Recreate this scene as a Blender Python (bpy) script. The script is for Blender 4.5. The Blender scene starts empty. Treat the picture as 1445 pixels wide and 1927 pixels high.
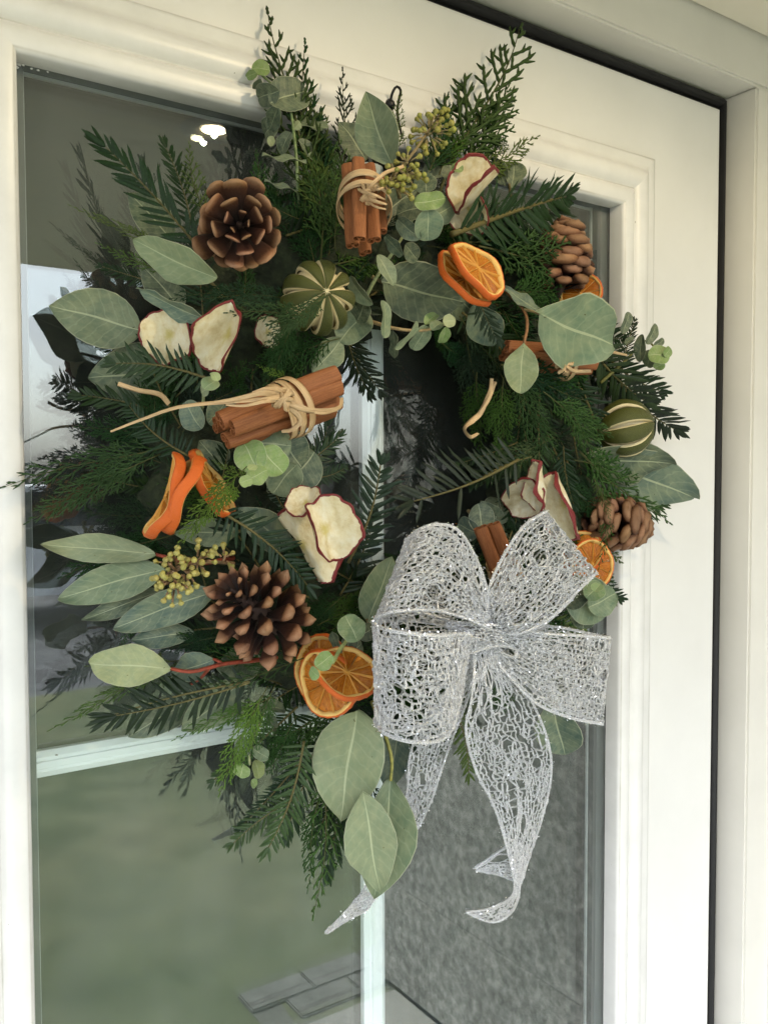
import bpy, math, random
import numpy as np
from mathutils import Vector, Matrix, Quaternion
random.seed(7); RNG = np.random.default_rng(11)
SC = bpy.context.scene
COL = SC.collection
PI = math.pi
rad = math.radians

# ------------------------------------------------------------------ camera
CAMZ = 1.45
CAM = Vector((0.0, -0.6, CAMZ))
PW, PH, FPX = 1445.0, 1927.0, 1677.2
YAW, PITCH, ROLL = rad(34.47), rad(2.461), rad(0.1335)
_f = Vector((math.sin(YAW)*math.cos(PITCH), math.cos(YAW)*math.cos(PITCH), -math.sin(PITCH)))
_r0 = Vector((math.cos(YAW), -math.sin(YAW), 0)); _d0 = _f.cross(_r0)
_r = _r0*math.cos(ROLL)+_d0*math.sin(ROLL); _d = _d0*math.cos(ROLL)-_r0*math.sin(ROLL)
cd = bpy.data.cameras.new('camera'); cam = bpy.data.objects.new('camera', cd); COL.objects.link(cam)
m = Matrix.Identity(4)
for i in range(3):
    m[i][0] = _r[i]; m[i][1] = -_d[i]; m[i][2] = -_f[i]; m[i][3] = CAM[i]
cam.matrix_world = m
cd.sensor_fit = 'HORIZONTAL'; cd.sensor_width = 36.0; cd.lens = FPX/PW*36.0
cd.clip_start = 0.02; cd.clip_end = 400
SC.camera = cam

# ------------------------------------------------------------------ sky, sun, exposure
SUN_EL, SUN_AZ = rad(62), rad(205)
w = bpy.data.worlds.new('World'); SC.world = w; w.use_nodes = True
nt = w.node_tree; nt.nodes.clear()
sky = nt.nodes.new('ShaderNodeTexSky'); sky.sky_type = 'NISHITA'; sky.sun_disc = False
sky.sun_elevation = SUN_EL; sky.sun_rotation = SUN_AZ; sky.dust_density = 3.0; sky.air_density = 1.0
hs = nt.nodes.new('ShaderNodeHueSaturation'); hs.inputs['Saturation'].default_value = 0.34   # overcast: grey-white cloud cover
bg = nt.nodes.new('ShaderNodeBackground'); bg.inputs['Strength'].default_value = 0.15
ow = nt.nodes.new('ShaderNodeOutputWorld')
tcw = nt.nodes.new('ShaderNodeTexCoord'); mpw = nt.nodes.new('ShaderNodeMapping'); mpw.inputs['Scale'].default_value = (1.2, 1.2, 4.0)
nzw = nt.nodes.new('ShaderNodeTexNoise'); nzw.inputs['Scale'].default_value = 2.2; nzw.inputs['Detail'].default_value = 5
crw = nt.nodes.new('ShaderNodeValToRGB'); crw.color_ramp.elements[0].position = .35; crw.color_ramp.elements[0].color = (1.20, 1.25, 1.32, 1)
crw.color_ramp.elements[1].position = .65; crw.color_ramp.elements[1].color = (1.55, 1.53, 1.52, 1)
mxw = nt.nodes.new('ShaderNodeMix'); mxw.data_type = 'RGBA'; mxw.blend_type = 'MULTIPLY'; mxw.inputs[0].default_value = 1.0
nt.links.new(tcw.outputs['Generated'], mpw.inputs['Vector']); nt.links.new(mpw.outputs[0], nzw.inputs['Vector'])
nt.links.new(nzw.outputs['Fac'], crw.inputs[0])
nt.links.new(sky.outputs[0], hs.inputs['Color'])
nt.links.new(hs.outputs[0], mxw.inputs[6]); nt.links.new(crw.outputs[0], mxw.inputs[7])
nt.links.new(mxw.outputs[2], bg.inputs[0]); nt.links.new(bg.outputs[0], ow.inputs[0])
sl = bpy.data.lights.new('sun', 'SUN'); sl.energy = 1.3; sl.angle = rad(20); sl.color = (1, .96, .9)
so = bpy.data.objects.new('sun', sl); COL.objects.link(so)
sdir = Vector((math.sin(SUN_AZ)*math.cos(SUN_EL), math.cos(SUN_AZ)*math.cos(SUN_EL), math.sin(SUN_EL)))
so.rotation_euler = (-sdir).to_track_quat('-Z', 'Y').to_euler()
SC.view_settings.view_transform = 'Standard'; SC.view_settings.look = 'None'
SC.view_settings.gamma = 1.0; SC.view_settings.use_curve_mapping = False
SC.view_settings.exposure = 2.06
SC.render.engine = 'CYCLES'
SC.cycles.max_bounces = 10; SC.cycles.transparent_max_bounces = 24; SC.cycles.glossy_bounces = 5
SC.cycles.diffuse_bounces = 4; SC.cycles.caustics_reflective = False; SC.cycles.caustics_refractive = False

# ------------------------------------------------------------------ projection helpers (real points at a real distance off the door)
def at(px, py, off=0.0):
    v = _f + _r*((px-PW/2)/FPX) + _d*((py-PH/2)/FPX)
    t = (-off-CAM.y)/v.y
    return CAM + v*t
def mpp(p):                       # metres per photo pixel at a point
    return (p-CAM).dot(_f)/FPX
def tocam(p): return (CAM-p).normalized()
def lean(p, tilt, ang):           # a normal that faces the viewer and leans by tilt towards image direction ang (0 right, 90 up)
    v = tocam(p)
    e = _r*math.cos(rad(ang)) - _d*math.sin(rad(ang))
    e = (e - v*e.dot(v)).normalized()
    return (v*math.cos(rad(tilt)) + e*math.sin(rad(tilt))).normalized()
def frame(o, x, n, sx=1, sy=1, sz=1):
    x = x.normalized(); z = (n - x*n.dot(x)).normalized(); y = z.cross(x)
    M = Matrix.Identity(4)
    for i in range(3):
        M[i][0] = x[i]*sx; M[i][1] = y[i]*sy; M[i][2] = z[i]*sz; M[i][3] = o[i]
    return M
def rot(v, axis, deg): return Quaternion(axis, rad(deg)) @ v

# ------------------------------------------------------------------ objects
def link(o): COL.objects.link(o); return o
def props(o, label=None, cat=None, group=None, kind=None):
    if label: o['label'] = label
    if cat: o['category'] = cat
    if group: o['group'] = group
    if kind: o['kind'] = kind
    return o
def thing(name, loc, label, cat, group=None):
    o = bpy.data.objects.new(name, None); o.empty_display_size = .02
    o.location = loc; link(o)
    return props(o, label, cat, group)
ORIG = {}
def origin(p):                    # world location of a thing or part built here (no rotation on empties)
    return ORIG.get(p.name, p.matrix_basis if p.type != 'EMPTY' else Matrix.Translation(p.location))
def put(me, name, parent=None, M=None, color=None, kind=None, label=None):
    o = bpy.data.objects.new(name, me); link(o)
    M = M if M is not None else Matrix.Identity(4)
    if parent is not None:
        o.parent = parent
        o.matrix_basis = origin(parent).inverted() @ M
    else:
        o.matrix_basis = M
    ORIG[o.name] = M
    if color is not None: o.color = (*color, 1)
    if kind: o['kind'] = kind
    if label: o['label'] = label
    return o

class MB:
    def __init__(s): s.v = []; s.f = []; s.uv = []; s.mi = []
    def add(s, vs, fs, uvs=None, mi=0):
        b = len(s.v); s.v += [tuple(q) for q in vs]
        s.uv += [tuple(q) for q in uvs] if uvs is not None else [(0.0, 0.0)]*len(vs)
        for f in fs: s.f.append(tuple(i+b for i in f)); s.mi.append(mi)
    def tube(s, pts, rs, n=5, cap=True, mi=0, up=None):
        pts = [Vector(p) for p in pts]; N = len(pts)
        if not hasattr(rs, '__len__'): rs = [rs]*N
        vs = []; uv = []
        ref = Vector(up) if up is not None else Vector((.13, .27, .95))
        for i, p in enumerate(pts):
            t = (pts[min(i+1, N-1)]-pts[max(i-1, 0)])
            if t.length < 1e-9: t = Vector((1, 0, 0))
            t.normalize(); a = ref - t*ref.dot(t)
            if a.length < .05: a = Vector((1, 0, 0)) - t*t.x
            a.normalize(); ref = a; b = t.cross(a)
            for k in range(n):
                th = 2*PI*k/n; vs.append(p+(a*math.cos(th)+b*math.sin(th))*rs[i]); uv.append((i/max(1, N-1), k/n))
        fs = []
        for i in range(N-1):
            for k in range(n):
                fs.append((i*n+k, i*n+(k+1) % n, (i+1)*n+(k+1) % n, (i+1)*n+k))
        if cap and n > 2:
            fs.append(tuple(range(n-1, -1, -1))); fs.append(tuple((N-1)*n+k for k in range(n)))
        s.add(vs, fs, uv, mi)
    def box(s, a, b, mi=0):
        x0, y0, z0 = a; x1, y1, z1 = b
        vs = [(x0,y0,z0),(x1,y0,z0),(x1,y1,z0),(x0,y1,z0),(x0,y0,z1),(x1,y0,z1),(x1,y1,z1),(x0,y1,z1)]
        s.add(vs, [(0,3,2,1),(4,5,6,7),(0,1,5,4),(1,2,6,5),(2,3,7,6),(3,0,4,7)], None, mi)
    def grid(s, P, closed_u=False, uv=None, mi=0, flip=False):    # P[i][j]
        nu, nv = len(P), len(P[0]); vs = [q for row in P for q in row]; fs = []
        uvs = uv if uv is not None else [(i/max(1, nu-1), j/max(1, nv-1)) for i in range(nu) for j in range(nv)]
        for i in range(nu if closed_u else nu-1):
            for j in range(nv-1):
                q = (i*nv+j, ((i+1) % nu)*nv+j, ((i+1) % nu)*nv+j+1, i*nv+j+1)
                fs.append(q[::-1] if flip else q)
        s.add(vs, fs, uvs, mi)
    def mesh(s, name, mats, smooth=True):
        me = bpy.data.meshes.new(name)
        me.from_pydata(s.v, [], s.f); 
        if not isinstance(mats, (list, tuple)): mats = [mats]
        for mt in mats: me.materials.append(mt)
        if len(mats) > 1: me.polygons.foreach_set('material_index', s.mi)
        uvl = me.uv_layers.new(name='UVMap')
        li = np.empty(len(me.loops), dtype=np.int32); me.loops.foreach_get('vertex_index', li)
        uvl.data.foreach_set('uv', np.array(s.uv, dtype=np.float32)[li].ravel())
        me.polygons.foreach_set('use_smooth', [smooth]*len(me.polygons))
        me.update(); return me

def bevelled_box(a, b, r=.002):
    mb = MB(); x0, y0, z0 = a; x1, y1, z1 = b
    import bmesh
    bm = bmesh.new(); bmesh.ops.create_cube(bm, size=1)
    for v in bm.verts: v.co = Vector(((x0+x1)/2+v.co.x*(x1-x0), (y0+y1)/2+v.co.y*(y1-y0), (z0+z1)/2+v.co.z*(z1-z0)))
    bmesh.ops.bevel(bm, geom=bm.edges[:], offset=r, segments=2, affect='EDGES')
    mb.add([v.co.copy() for v in bm.verts], [[v.index for v in f.verts] for f in bm.faces]); bm.free()
    return mb

def catmull(pts, n):              # sample a Catmull-Rom spline through pts at n even arc positions
    P = [Vector(p) for p in pts]
    if len(P) == 2: return [P[0].lerp(P[1], i/(n-1)) for i in range(n)]
    Q = [P[0]*2-P[1]]+P+[P[-1]*2-P[-2]]; out = []
    for i in range(1, len(Q)-2):
        p0, p1, p2, p3 = Q[i-1:i+3]
        for k in range(14):
            t = k/14
            out.append(.5*((2*p1)+(p2-p0)*t+(2*p0-5*p1+4*p2-p3)*t*t+(3*p1-p0-3*p2+p3)*t**3))
    out.append(P[-1])
    L = [0]
    for i in range(1, len(out)): L.append(L[-1]+(out[i]-out[i-1]).length)
    res = []; j = 0
    for i in range(n):
        s = L[-1]*i/(n-1)
        while j < len(L)-2 and L[j+1] < s: j += 1
        d = L[j+1]-L[j]; res.append(out[j].lerp(out[j+1], (s-L[j])/d if d > 1e-9 else 0))
    return res

# ------------------------------------------------------------------ materials
class Mat:
    def __init__(s, name):
        s.m = bpy.data.materials.new(name); s.m.use_nodes = True; s.t = s.m.node_tree
        s.b = s.t.nodes['Principled BSDF']; s.out = s.t.nodes['Material Output']
    def n(s, typ, **kw):
        q = s.t.nodes.new(typ)
        for k, v in kw.items(): setattr(q, k, v)
        return q
    def l(s, a, b): s.t.links.new(a, b)
    def set(s, **kw):
        for k, v in kw.items():
            k = k.replace('_', ' ')
            i = s.b.inputs[k]
            i.default_value = (*v, 1) if isinstance(v, tuple) and len(v) == 3 and i.type == 'RGBA' else v
        return s
    def noise(s, scale, detail=4, rough=.55, coord='Object', stretch=None, dist=0):
        tc = s.n('ShaderNodeTexCoord'); nz = s.n('ShaderNodeTexNoise')
        nz.inputs['Scale'].default_value = scale; nz.inputs['Detail'].default_value = detail; nz.inputs['Roughness'].default_value = rough
        nz.inputs['Distortion'].default_value = dist
        src = tc.outputs[coord]
        if stretch:
            mp = s.n('ShaderNodeMapping'); mp.inputs['Scale'].default_value = stretch; s.l(src, mp.inputs[0]); src = mp.outputs[0]
        s.l(src, nz.inputs['Vector']); return nz.outputs['Fac']
    def ramp(s, fac, stops):
        r = s.n('ShaderNodeValToRGB'); e = r.color_ramp.elements
        while len(e) < len(stops): e.new(.5)
        for q, (p, c) in zip(e, stops): q.position = p; q.color = (*c, 1) if len(c) == 3 else c
        s.l(fac, r.inputs[0]); return r.outputs[0]
    def mix(s, fac, a, b, mode='MIX'):
        q = s.n('ShaderNodeMix', data_type='RGBA', blend_type=mode)
        for i, x in ((0, fac), (6, a), (7, b)):
            if hasattr(x, 'is_output') or hasattr(x, 'links'): s.l(x, q.inputs[i])
            else: q.inputs[i].default_value = x if i == 0 else (*x, 1)
        return q.outputs[2]
    def math(s, op, a, b=0.0, c=0.0):
        q = s.n('ShaderNodeMath', operation=op)
        for i, x in enumerate((a, b, c)):
            if hasattr(x, 'links'): s.l(x, q.inputs[i])
            else: q.inputs[i].default_value = x
        return q.outputs[0]
    def uv(s):
        tc = s.n('ShaderNodeTexCoord'); sp = s.n('ShaderNodeSeparateXYZ'); s.l(tc.outputs['UV'], sp.inputs[0]); return sp.outputs[0], sp.outputs[1]
    def bump(s, h, strength=.3, dist=.001):
        q = s.n('ShaderNodeBump'); q.inputs['Strength'].default_value = strength; q.inputs['Distance'].default_value = dist
        s.l(h, q.inputs['Height']); s.l(q.outputs[0], s.b.inputs['Normal']); return s
    def color(s, c):
        if hasattr(c, 'links'): s.l(c, s.b.inputs['Base Color'])
        else: s.b.inputs['Base Color'].default_value = (*c, 1)
        return s

def paint(name, c, rough=.32, dirt=.06, scale=9):
    M = Mat(name); M.set(Roughness=rough)
    a = M.noise(scale, 6, .6); b = M.noise(170, 3, .6)
    col = M.ramp(a, [(.3, tuple(x*(1-dirt) for x in c)), (.62, c)])
    sp = M.ramp(M.noise(120, 2, .5), [(.80, (1, 1, 1)), (.815, (.25, .22, .18))])       # the odd speck of dirt
    col = M.mix(1.0, col, sp, 'MULTIPLY')
    M.color(col); M.bump(b, .08, .0006); return M.m
M_DOOR = paint('door_paint', (.71, .705, .685), .34)
def beadpaint():
    M = Mat('bead_paint'); c = (.71, .705, .685); u, v = M.uv()
    col = M.ramp(M.noise(26, 6, .6), [(.3, tuple(x*.90 for x in c)), (.62, c)])
    g = None
    for p_, w_ in ((.42, .035), (.955, .03), (.13, .02)):            # grime that settled in the grooves of the moulding
        k = M.ramp(M.math('ABSOLUTE', M.math('SUBTRACT', u, p_)), [(0, (1, 1, 1)), (w_, (0, 0, 0))]); g = k if g is None else M.math('MAXIMUM', g, k)
    g = M.math('MULTIPLY', g, M.ramp(M.noise(19, 5, .7, 'Object', (1, 1, 1)), [(.35, (.12, .12, .12)), (.7, (.75, .75, .75))]))
    col = M.mix(g, col, (.34, .315, .26))
    col = M.mix(1.0, col, M.ramp(M.noise(150, 2, .5), [(.79, (1, 1, 1)), (.805, (.25, .22, .18))]), 'MULTIPLY')
    M.color(col); M.set(Roughness=.38); M.bump(M.noise(170, 3, .6), .12, .0006); return M.m
M_BEAD = beadpaint()
M_FRAME = paint('frame_paint', (.68, .66, .61), .4, .07)
M_SURR = paint('surround_paint', (.74, .72, .66), .6, .06)
M_CEIL = paint('ceiling_paint', (.76, .71, .60), .75, .05)
M_BAR = paint('glazing_bar_white', (.86, .88, .90), .35, .03)
M_GASKET = Mat('black_gasket').set(Base_Color=(.006, .006, .007), Roughness=.7).m
M_SPACER = Mat('spacer_grey').set(Base_Color=(.10, .105, .105), Roughness=.5).m
M_SPACERL = Mat('spacer_light').set(Base_Color=(.38, .39, .40), Roughness=.4).m
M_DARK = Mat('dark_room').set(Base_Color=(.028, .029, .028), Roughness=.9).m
def glass(name, ior, extra):
    M = Mat(name); M.t.nodes.remove(M.b)
    fr = M.n('ShaderNodeFresnel'); fr.inputs['IOR'].default_value = ior
    ge = M.n('ShaderNodeNewGeometry'); inv = M.math('SUBTRACT', 1.0, ge.outputs['Backfacing'])
    fac = M.math('MULTIPLY', M.math('ADD', fr.outputs[0], extra), inv)
    tr = M.n('ShaderNodeBsdfTransparent'); gl = M.n('ShaderNodeBsdfGlossy'); gl.inputs['Roughness'].default_value = 0.0
    gl.inputs['Color'].default_value = (.95, 1.0, .98, 1)
    tr.inputs['Color'].default_value = (.93, .96, .95, 1)
    mx = M.n('ShaderNodeMixShader'); M.l(fac, mx.inputs[0]); M.l(tr.outputs[0], mx.inputs[1]); M.l(gl.outputs[0], mx.inputs[2])
    df = M.n('ShaderNodeBsdfDiffuse'); df.inputs[0].default_value = (.75, .75, .72, 1)              # thin film of dust and dried smears
    du = M.ramp(M.noise(14, 6, .7, 'Object', (1, 1, .45)), [(.42, (.004, .004, .004)), (.75, (.045, .045, .045))])
    m2 = M.n('ShaderNodeMixShader'); M.l(M.math('MULTIPLY', du, inv), m2.inputs[0]); M.l(mx.outputs[0], m2.inputs[1]); M.l(df.outputs[0], m2.inputs[2])
    M.l(m2.outputs[0], M.out.inputs[0]); return M.m
M_GLASS = glass('window_glass', 1.75, .045)
M_GLASS2 = glass('window_glass_inner', 1.65, .0)

def leafmat():
    M = Mat('eucalyptus_leaf'); oi = M.n('ShaderNodeObjectInfo'); u, v = M.uv()
    av = M.math('ABSOLUTE', M.math('SUBTRACT', v, .5)); av = M.math('MULTIPLY', av, 2.0)
    big = M.noise(4.5, 4, .6, 'Object'); fine = M.noise(70, 3, .6, 'Object')
    c = M.mix(M.ramp(big, [(.35, (0, 0, 0)), (.7, (.55, .55, .55))]), oi.outputs['Color'], (.30, .335, .20))
    c = M.mix(.12, c, M.ramp(fine, [(.3, (.6, .6, .6)), (.7, (1.2, 1.2, 1.2))]), 'MULTIPLY')
    c = M.mix(.5, c, M.ramp(M.noise(9, 2, .5, 'Generated'), [(.35, (.78, .86, .80)), (.65, (1.14, 1.08, .98))]), 'MULTIPLY')
    # side veins run from the midrib to the margin
    ph = M.math('SUBTRACT', M.math('MULTIPLY', u, 9.0), M.math('MULTIPLY', av, 1.7))
    ph = M.math('ADD', ph, M.math('MULTIPLY', big, 1.2))
    sv = M.math('POWER', M.math('ABSOLUTE', M.math('COSINE', M.math('MULTIPLY', ph, PI))), 40.0)
    c = M.mix(M.math('MULTIPLY', sv, .17), c, (.42, .47, .30))
    mid = M.math('LESS_THAN', av, .034); c = M.mix(M.math('MULTIPLY', mid, .55), c, (.50, .54, .34))
    rim = M.math('GREATER_THAN', av, .965); c = M.mix(M.math('MULTIPLY', rim, .5), c, (.47, .48, .33))
    spot = M.ramp(M.noise(16, 1, .4, 'Object'), [(.77, (1, 1, 1)), (.80, (.42, .34, .2))])
    c = M.mix(1.0, c, spot, 'MULTIPLY')
    M.color(c); M.set(Roughness=.52, Specular_IOR_Level=.35)
    M.bump(M.math('ADD', fine, M.math('MULTIPLY', sv, -.5)), .12, .0006)
    tl = M.n('ShaderNodeBsdfTranslucent'); M.l(c, tl.inputs[0]); mx = M.n('ShaderNodeMixShader'); mx.inputs[0].default_value = .16
    M.l(M.b.outputs[0], mx.inputs[1]); M.l(tl.outputs[0], mx.inputs[2]); M.l(mx.outputs[0], M.out.inputs[0])
    return M.m
M_LEAF = leafmat()
def greenmat(name, rough, spec, nscale, tw=.1):
    M = Mat(name); oi = M.n('ShaderNodeObjectInfo')
    k = M.ramp(M.noise(nscale, 3, .6), [(.3, (.55, .6, .55)), (.7, (1.35, 1.3, 1.15))])
    c = M.mix(1.0, oi.outputs['Color'], k, 'MULTIPLY')
    M.color(c); M.set(Roughness=rough, Specular_IOR_Level=spec)
    if tw:
        tl = M.n('ShaderNodeBsdfTranslucent'); M.l(c, tl.inputs[0]); mx = M.n('ShaderNodeMixShader'); mx.inputs[0].default_value = tw
        M.l(M.b.outputs[0], mx.inputs[1]); M.l(tl.outputs[0], mx.inputs[2]); M.l(mx.outputs[0], M.out.inputs[0])
    return M.m
M_CYP = greenmat('cypress_green', .55, .16, 60)
M_NEED = greenmat('needle_green', .40, .20, 80, .06)
M_STEM = greenmat('stem_bark', .6, .3, 260, 0)
M_BUD = greenmat('seed_bud', .5, .4, 500, .08)
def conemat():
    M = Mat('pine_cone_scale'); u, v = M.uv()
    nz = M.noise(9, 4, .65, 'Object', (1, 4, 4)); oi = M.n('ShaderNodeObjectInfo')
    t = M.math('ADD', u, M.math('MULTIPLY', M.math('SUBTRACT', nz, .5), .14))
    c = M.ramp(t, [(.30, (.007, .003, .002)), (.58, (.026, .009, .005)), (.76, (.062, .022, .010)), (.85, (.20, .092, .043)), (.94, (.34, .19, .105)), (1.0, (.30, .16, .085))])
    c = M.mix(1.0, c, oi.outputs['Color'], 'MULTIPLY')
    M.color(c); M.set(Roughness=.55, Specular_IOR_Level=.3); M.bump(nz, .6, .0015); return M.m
M_CONE = conemat()
M_CORE = Mat('pine_cone_core').set(Base_Color=(.03, .014, .009), Roughness=.8).m
def cinnmat():
    M = Mat('cinnamon_bark')
    a = M.noise(4.5, 6, .7, 'Object', (1, 3.0, 3.0)); b = M.noise(60, 4, .65)
    c = M.ramp(a, [(.25, (.16, .052, .017)), (.5, (.25, .090, .031)), (.75, (.33, .135, .052))])
    c = M.mix(.5, c, M.ramp(b, [(.3, (.55, .5, .5)), (.65, (1.2, 1.2, 1.2))]), 'MULTIPLY')
    M.color(c); M.set(Roughness=.62, Specular_IOR_Level=.3)
    M.bump(M.math('ADD', a, M.math('MULTIPLY', b, .5)), .35, .0006); return M.m
M_CINN = cinnmat()
def raffmat():
    M = Mat('raffia'); u, v = M.uv(); tc = M.n('ShaderNodeTexCoord')
    mp = M.n('ShaderNodeMapping'); mp.inputs['Scale'].default_value = (3, 14, 1); M.l(tc.outputs['UV'], mp.inputs[0])
    nz = M.n('ShaderNodeTexNoise'); nz.inputs['Scale'].default_value = 2.0; nz.inputs['Detail'].default_value = 4; M.l(mp.outputs[0], nz.inputs['Vector'])
    c = M.ramp(nz.outputs[0], [(.3, (.34, .21, .10)), (.55, (.56, .39, .21)), (.75, (.68, .52, .32))])
    M.color(c); M.set(Roughness=.5, Specular_IOR_Level=.4); M.bump(nz.outputs[0], .5, .0008); return M.m
M_RAFF = raffmat()
def simple(name, stops, scale, rough, bumpk=.3, coord='Object', detail=4, dist=.001, spec=.4, stretch=None, sss=0):
    M = Mat(name); nz = M.noise(scale, detail, .6, coord, stretch); M.color(M.ramp(nz, stops)); M.set(Roughness=rough, Specular_IOR_Level=spec)
    if sss:
        M.set(Subsurface_Weight=sss); M.b.inputs['Subsurface Radius'].default_value = (.006, .003, .0015)
        M.b.inputs['Subsurface Scale'].default_value = 1.0
    M.bump(nz, bumpk, dist); return M.m
M_RIND = simple('orange_rind', [(.3, (.46, .065, .006)), (.6, (.64, .13, .010)), (.8, (.74, .22, .03))], 260, .45, .5)
M_WALL = simple('orange_wall', [(.3, (.55, .22, .02)), (.7, (.74, .40, .08))], 190, .4, .4)
M_PITH = simple('orange_pith', [(.3, (.60, .33, .06)), (.6, (.78, .54, .19)), (.8, (.84, .66, .34))], 190, .6, .4)
def segmat():
    M = Mat('orange_flesh'); u, v = M.uv(); tc = M.n('ShaderNodeTexCoord')
    mp = M.n('ShaderNodeMapping'); mp.inputs['Scale'].default_value = (2.2, 9, 1); M.l(tc.outputs['UV'], mp.inputs[0])
    nz = M.n('ShaderNodeTexNoise'); nz.inputs['Scale'].default_value = 2.4; nz.inputs['Detail'].default_value = 5; M.l(mp.outputs[0], nz.inputs['Vector'])
    oi = M.n('ShaderNodeObjectInfo')
    ad = M.math('ADD', nz.outputs[0], M.math('MULTIPLY', M.math('SUBTRACT', oi.outputs['Random'], .5), .16))
    c = M.ramp(ad, [(.28, (.26, .058, .004)), (.5, (.56, .175, .010)), (.74, (.76, .36, .05))])
    M.color(c); M.set(Roughness=.22, Specular_IOR_Level=.55); M.bump(nz.outputs[0], .7, .0014)
    tl = M.n('ShaderNodeBsdfTranslucent'); M.l(c, tl.inputs[0]); mx = M.n('ShaderNodeMixShader'); mx.inputs[0].default_value = .2
    M.l(M.b.outputs[0], mx.inputs[1]); M.l(tl.outputs[0], mx.inputs[2]); M.l(mx.outputs[0], M.out.inputs[0])
    return M.m
M_SEG = segmat()
def applemat():
    M = Mat('apple_flesh'); a = M.noise(2.6, 5, .65); b = M.noise(34, 4, .7)
    c = M.ramp(a, [(.28, (.56, .45, .23)), (.48, (.72, .64, .42)), (.68, (.80, .76, .60))])
    ln = M.n('ShaderNodeVectorMath', operation='LENGTH'); tc = M.n('ShaderNodeTexCoord'); mp = M.n('ShaderNodeMapping'); mp.inputs['Scale'].default_value = (1.5, .9, 0)
    M.l(tc.outputs['Object'], mp.inputs[0]); M.l(mp.outputs[0], ln.inputs[0])
    d = M.math('ADD', ln.outputs['Value'], M.math('MULTIPLY', M.math('SUBTRACT', a, .5), .5))
    c = M.mix(M.ramp(d, [(.06, (.75, .75, .75)), (.34, (0, 0, 0))]), c, (.50, .42, .10))          # greenish seed chamber
    c = M.mix(M.ramp(b, [(.66, (0, 0, 0)), (.74, (.45, .45, .45))]), c, (.42, .27, .11))          # browned specks
    M.color(c); M.set(Roughness=.5, Specular_IOR_Level=.3); M.bump(M.math('ADD', a, M.math('MULTIPLY', b, .2)), .6, .0022)
    tl = M.n('ShaderNodeBsdfTranslucent'); M.l(c, tl.inputs[0]); mx = M.n('ShaderNodeMixShader'); mx.inputs[0].default_value = .15
    M.l(M.b.outputs[0], mx.inputs[1]); M.l(tl.outputs[0], mx.inputs[2]); M.l(mx.outputs[0], M.out.inputs[0]); return M.m
M_APPLE = applemat()
M_SKIN = simple('apple_skin', [(.3, (.085, .008, .010)), (.55, (.18, .013, .017)), (.75, (.27, .06, .035))], 120, .38, .4)
M_LIMEP = simple('lime_peel', [(.3, (.026, .032, .005)), (.55, (.068, .076, .011)), (.78, (.16, .155, .03))], 320, .42, .5)
M_LIMEF = simple('lime_pith', [(.3, (.52, .42, .20)), (.6, (.76, .66, .42)), (.8, (.82, .74, .55))], 150, .6, .4)
M_LIMEC = simple('lime_core', [(.3, (.10, .055, .03)), (.65, (.30, .20, .09))], 220, .6, .6)
def silver():
    M = Mat('silver_glitter_thread'); nz = M.noise(1500, 2, .6)
    c = M.ramp(nz, [(.34, (.44, .45, .50)), (.46, (.82, .83, .86)), (.56, (1, 1, 1))])
    M.color(c); M.set(Metallic=.85, Roughness=.34); M.bump(nz, 1.0, .002); return M.m
M_SILV = silver()
def flake():
    M = Mat('glitter_flake'); oi = M.noise(900, 1, .5)
    c = M.ramp(oi, [(.2, (.9, .86, .75)), (.5, (.97, .97, 1)), (.8, (.78, .88, 1))])
    M.color(c); M.set(Metallic=1.0, Roughness=.16); return M.m
M_FLAKE = flake()
M_HOOK = Mat('black_metal').set(Base_Color=(.015, .015, .015), Roughness=.4, Metallic=.6).m
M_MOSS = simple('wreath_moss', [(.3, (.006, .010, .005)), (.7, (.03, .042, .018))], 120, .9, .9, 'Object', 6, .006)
# ================================================================== SETTING
def Z(z): return CAMZ+z
def cube_obj(name, a, b, mat, parent=None, r=.002, kind=None, label=None):
    return put(bevelled_box(a, b, r).mesh(name, mat, False), name, parent, None, None, kind, label)
GL, GR, GT, GB = .1316, .6860, Z(.2605), Z(-.93)       # glass opening
DX0, DX1, DZ0, DZ1 = -.055, .853, Z(-1.42), Z(.392)     # door leaf
# --- door leaf: a slab with one opening
door = thing('front_door', (.4, .02, Z(-1.42)), 'white painted front door with tall divided glass panel', 'door')
def ring(mb, o, i, y, flip=False):
    (ox0, ox1, oz0, oz1), (ix0, ix1, iz0, iz1) = o, i
    vs = [(ox0,y,oz0),(ox1,y,oz0),(ox1,y,oz1),(ox0,y,oz1),(ix0,y,iz0),(ix1,y,iz0),(ix1,y,iz1),(ix0,y,iz1)]
    mb.add(vs, [(0,1,5,4),(1,2,6,5),(2,3,7,6),(3,0,4,7)])
O = (DX0, DX1, DZ0, DZ1); MW = .0565
I = (GL-MW+.004, GR+MW-.004, GB-MW+.004, GT+MW-.004)
mb = MB()
r_ = .003
ring(mb, (DX0+r_, DX1-r_, DZ0+r_, DZ1-r_), I, 0.0)
for (y0, y1, k0, k1) in ((0.0, .001, r_, .0008), (.001, .044, .0008, 0.0)):
    a = [(DX0+k0,y0,DZ0+k0),(DX1-k0,y0,DZ0+k0),(DX1-k0,y0,DZ1-k0),(DX0+k0,y0,DZ1-k0)]; b = [(DX0+k1,y1,DZ0+k1),(DX1-k1,y1,DZ0+k1),(DX1-k1,y1,DZ1-k1),(DX0+k1,y1,DZ1-k1)]
    mb.add(a+b, [(i, i+4, (i+1) % 4+4, (i+1) % 4) for i in range(4)])
a = [(I[0],0,I[2]),(I[1],0,I[2]),(I[1],0,I[3]),(I[0],0,I[3])]; b = [(x,.044,z) for x,_,z in a]
mb.add(a+b, [(i, (i+1) % 4, (i+1) % 4+4, i+4) for i in range(4)])
put(mb.mesh('door_slab', M_DOOR, False), 'door_slab', door)
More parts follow.
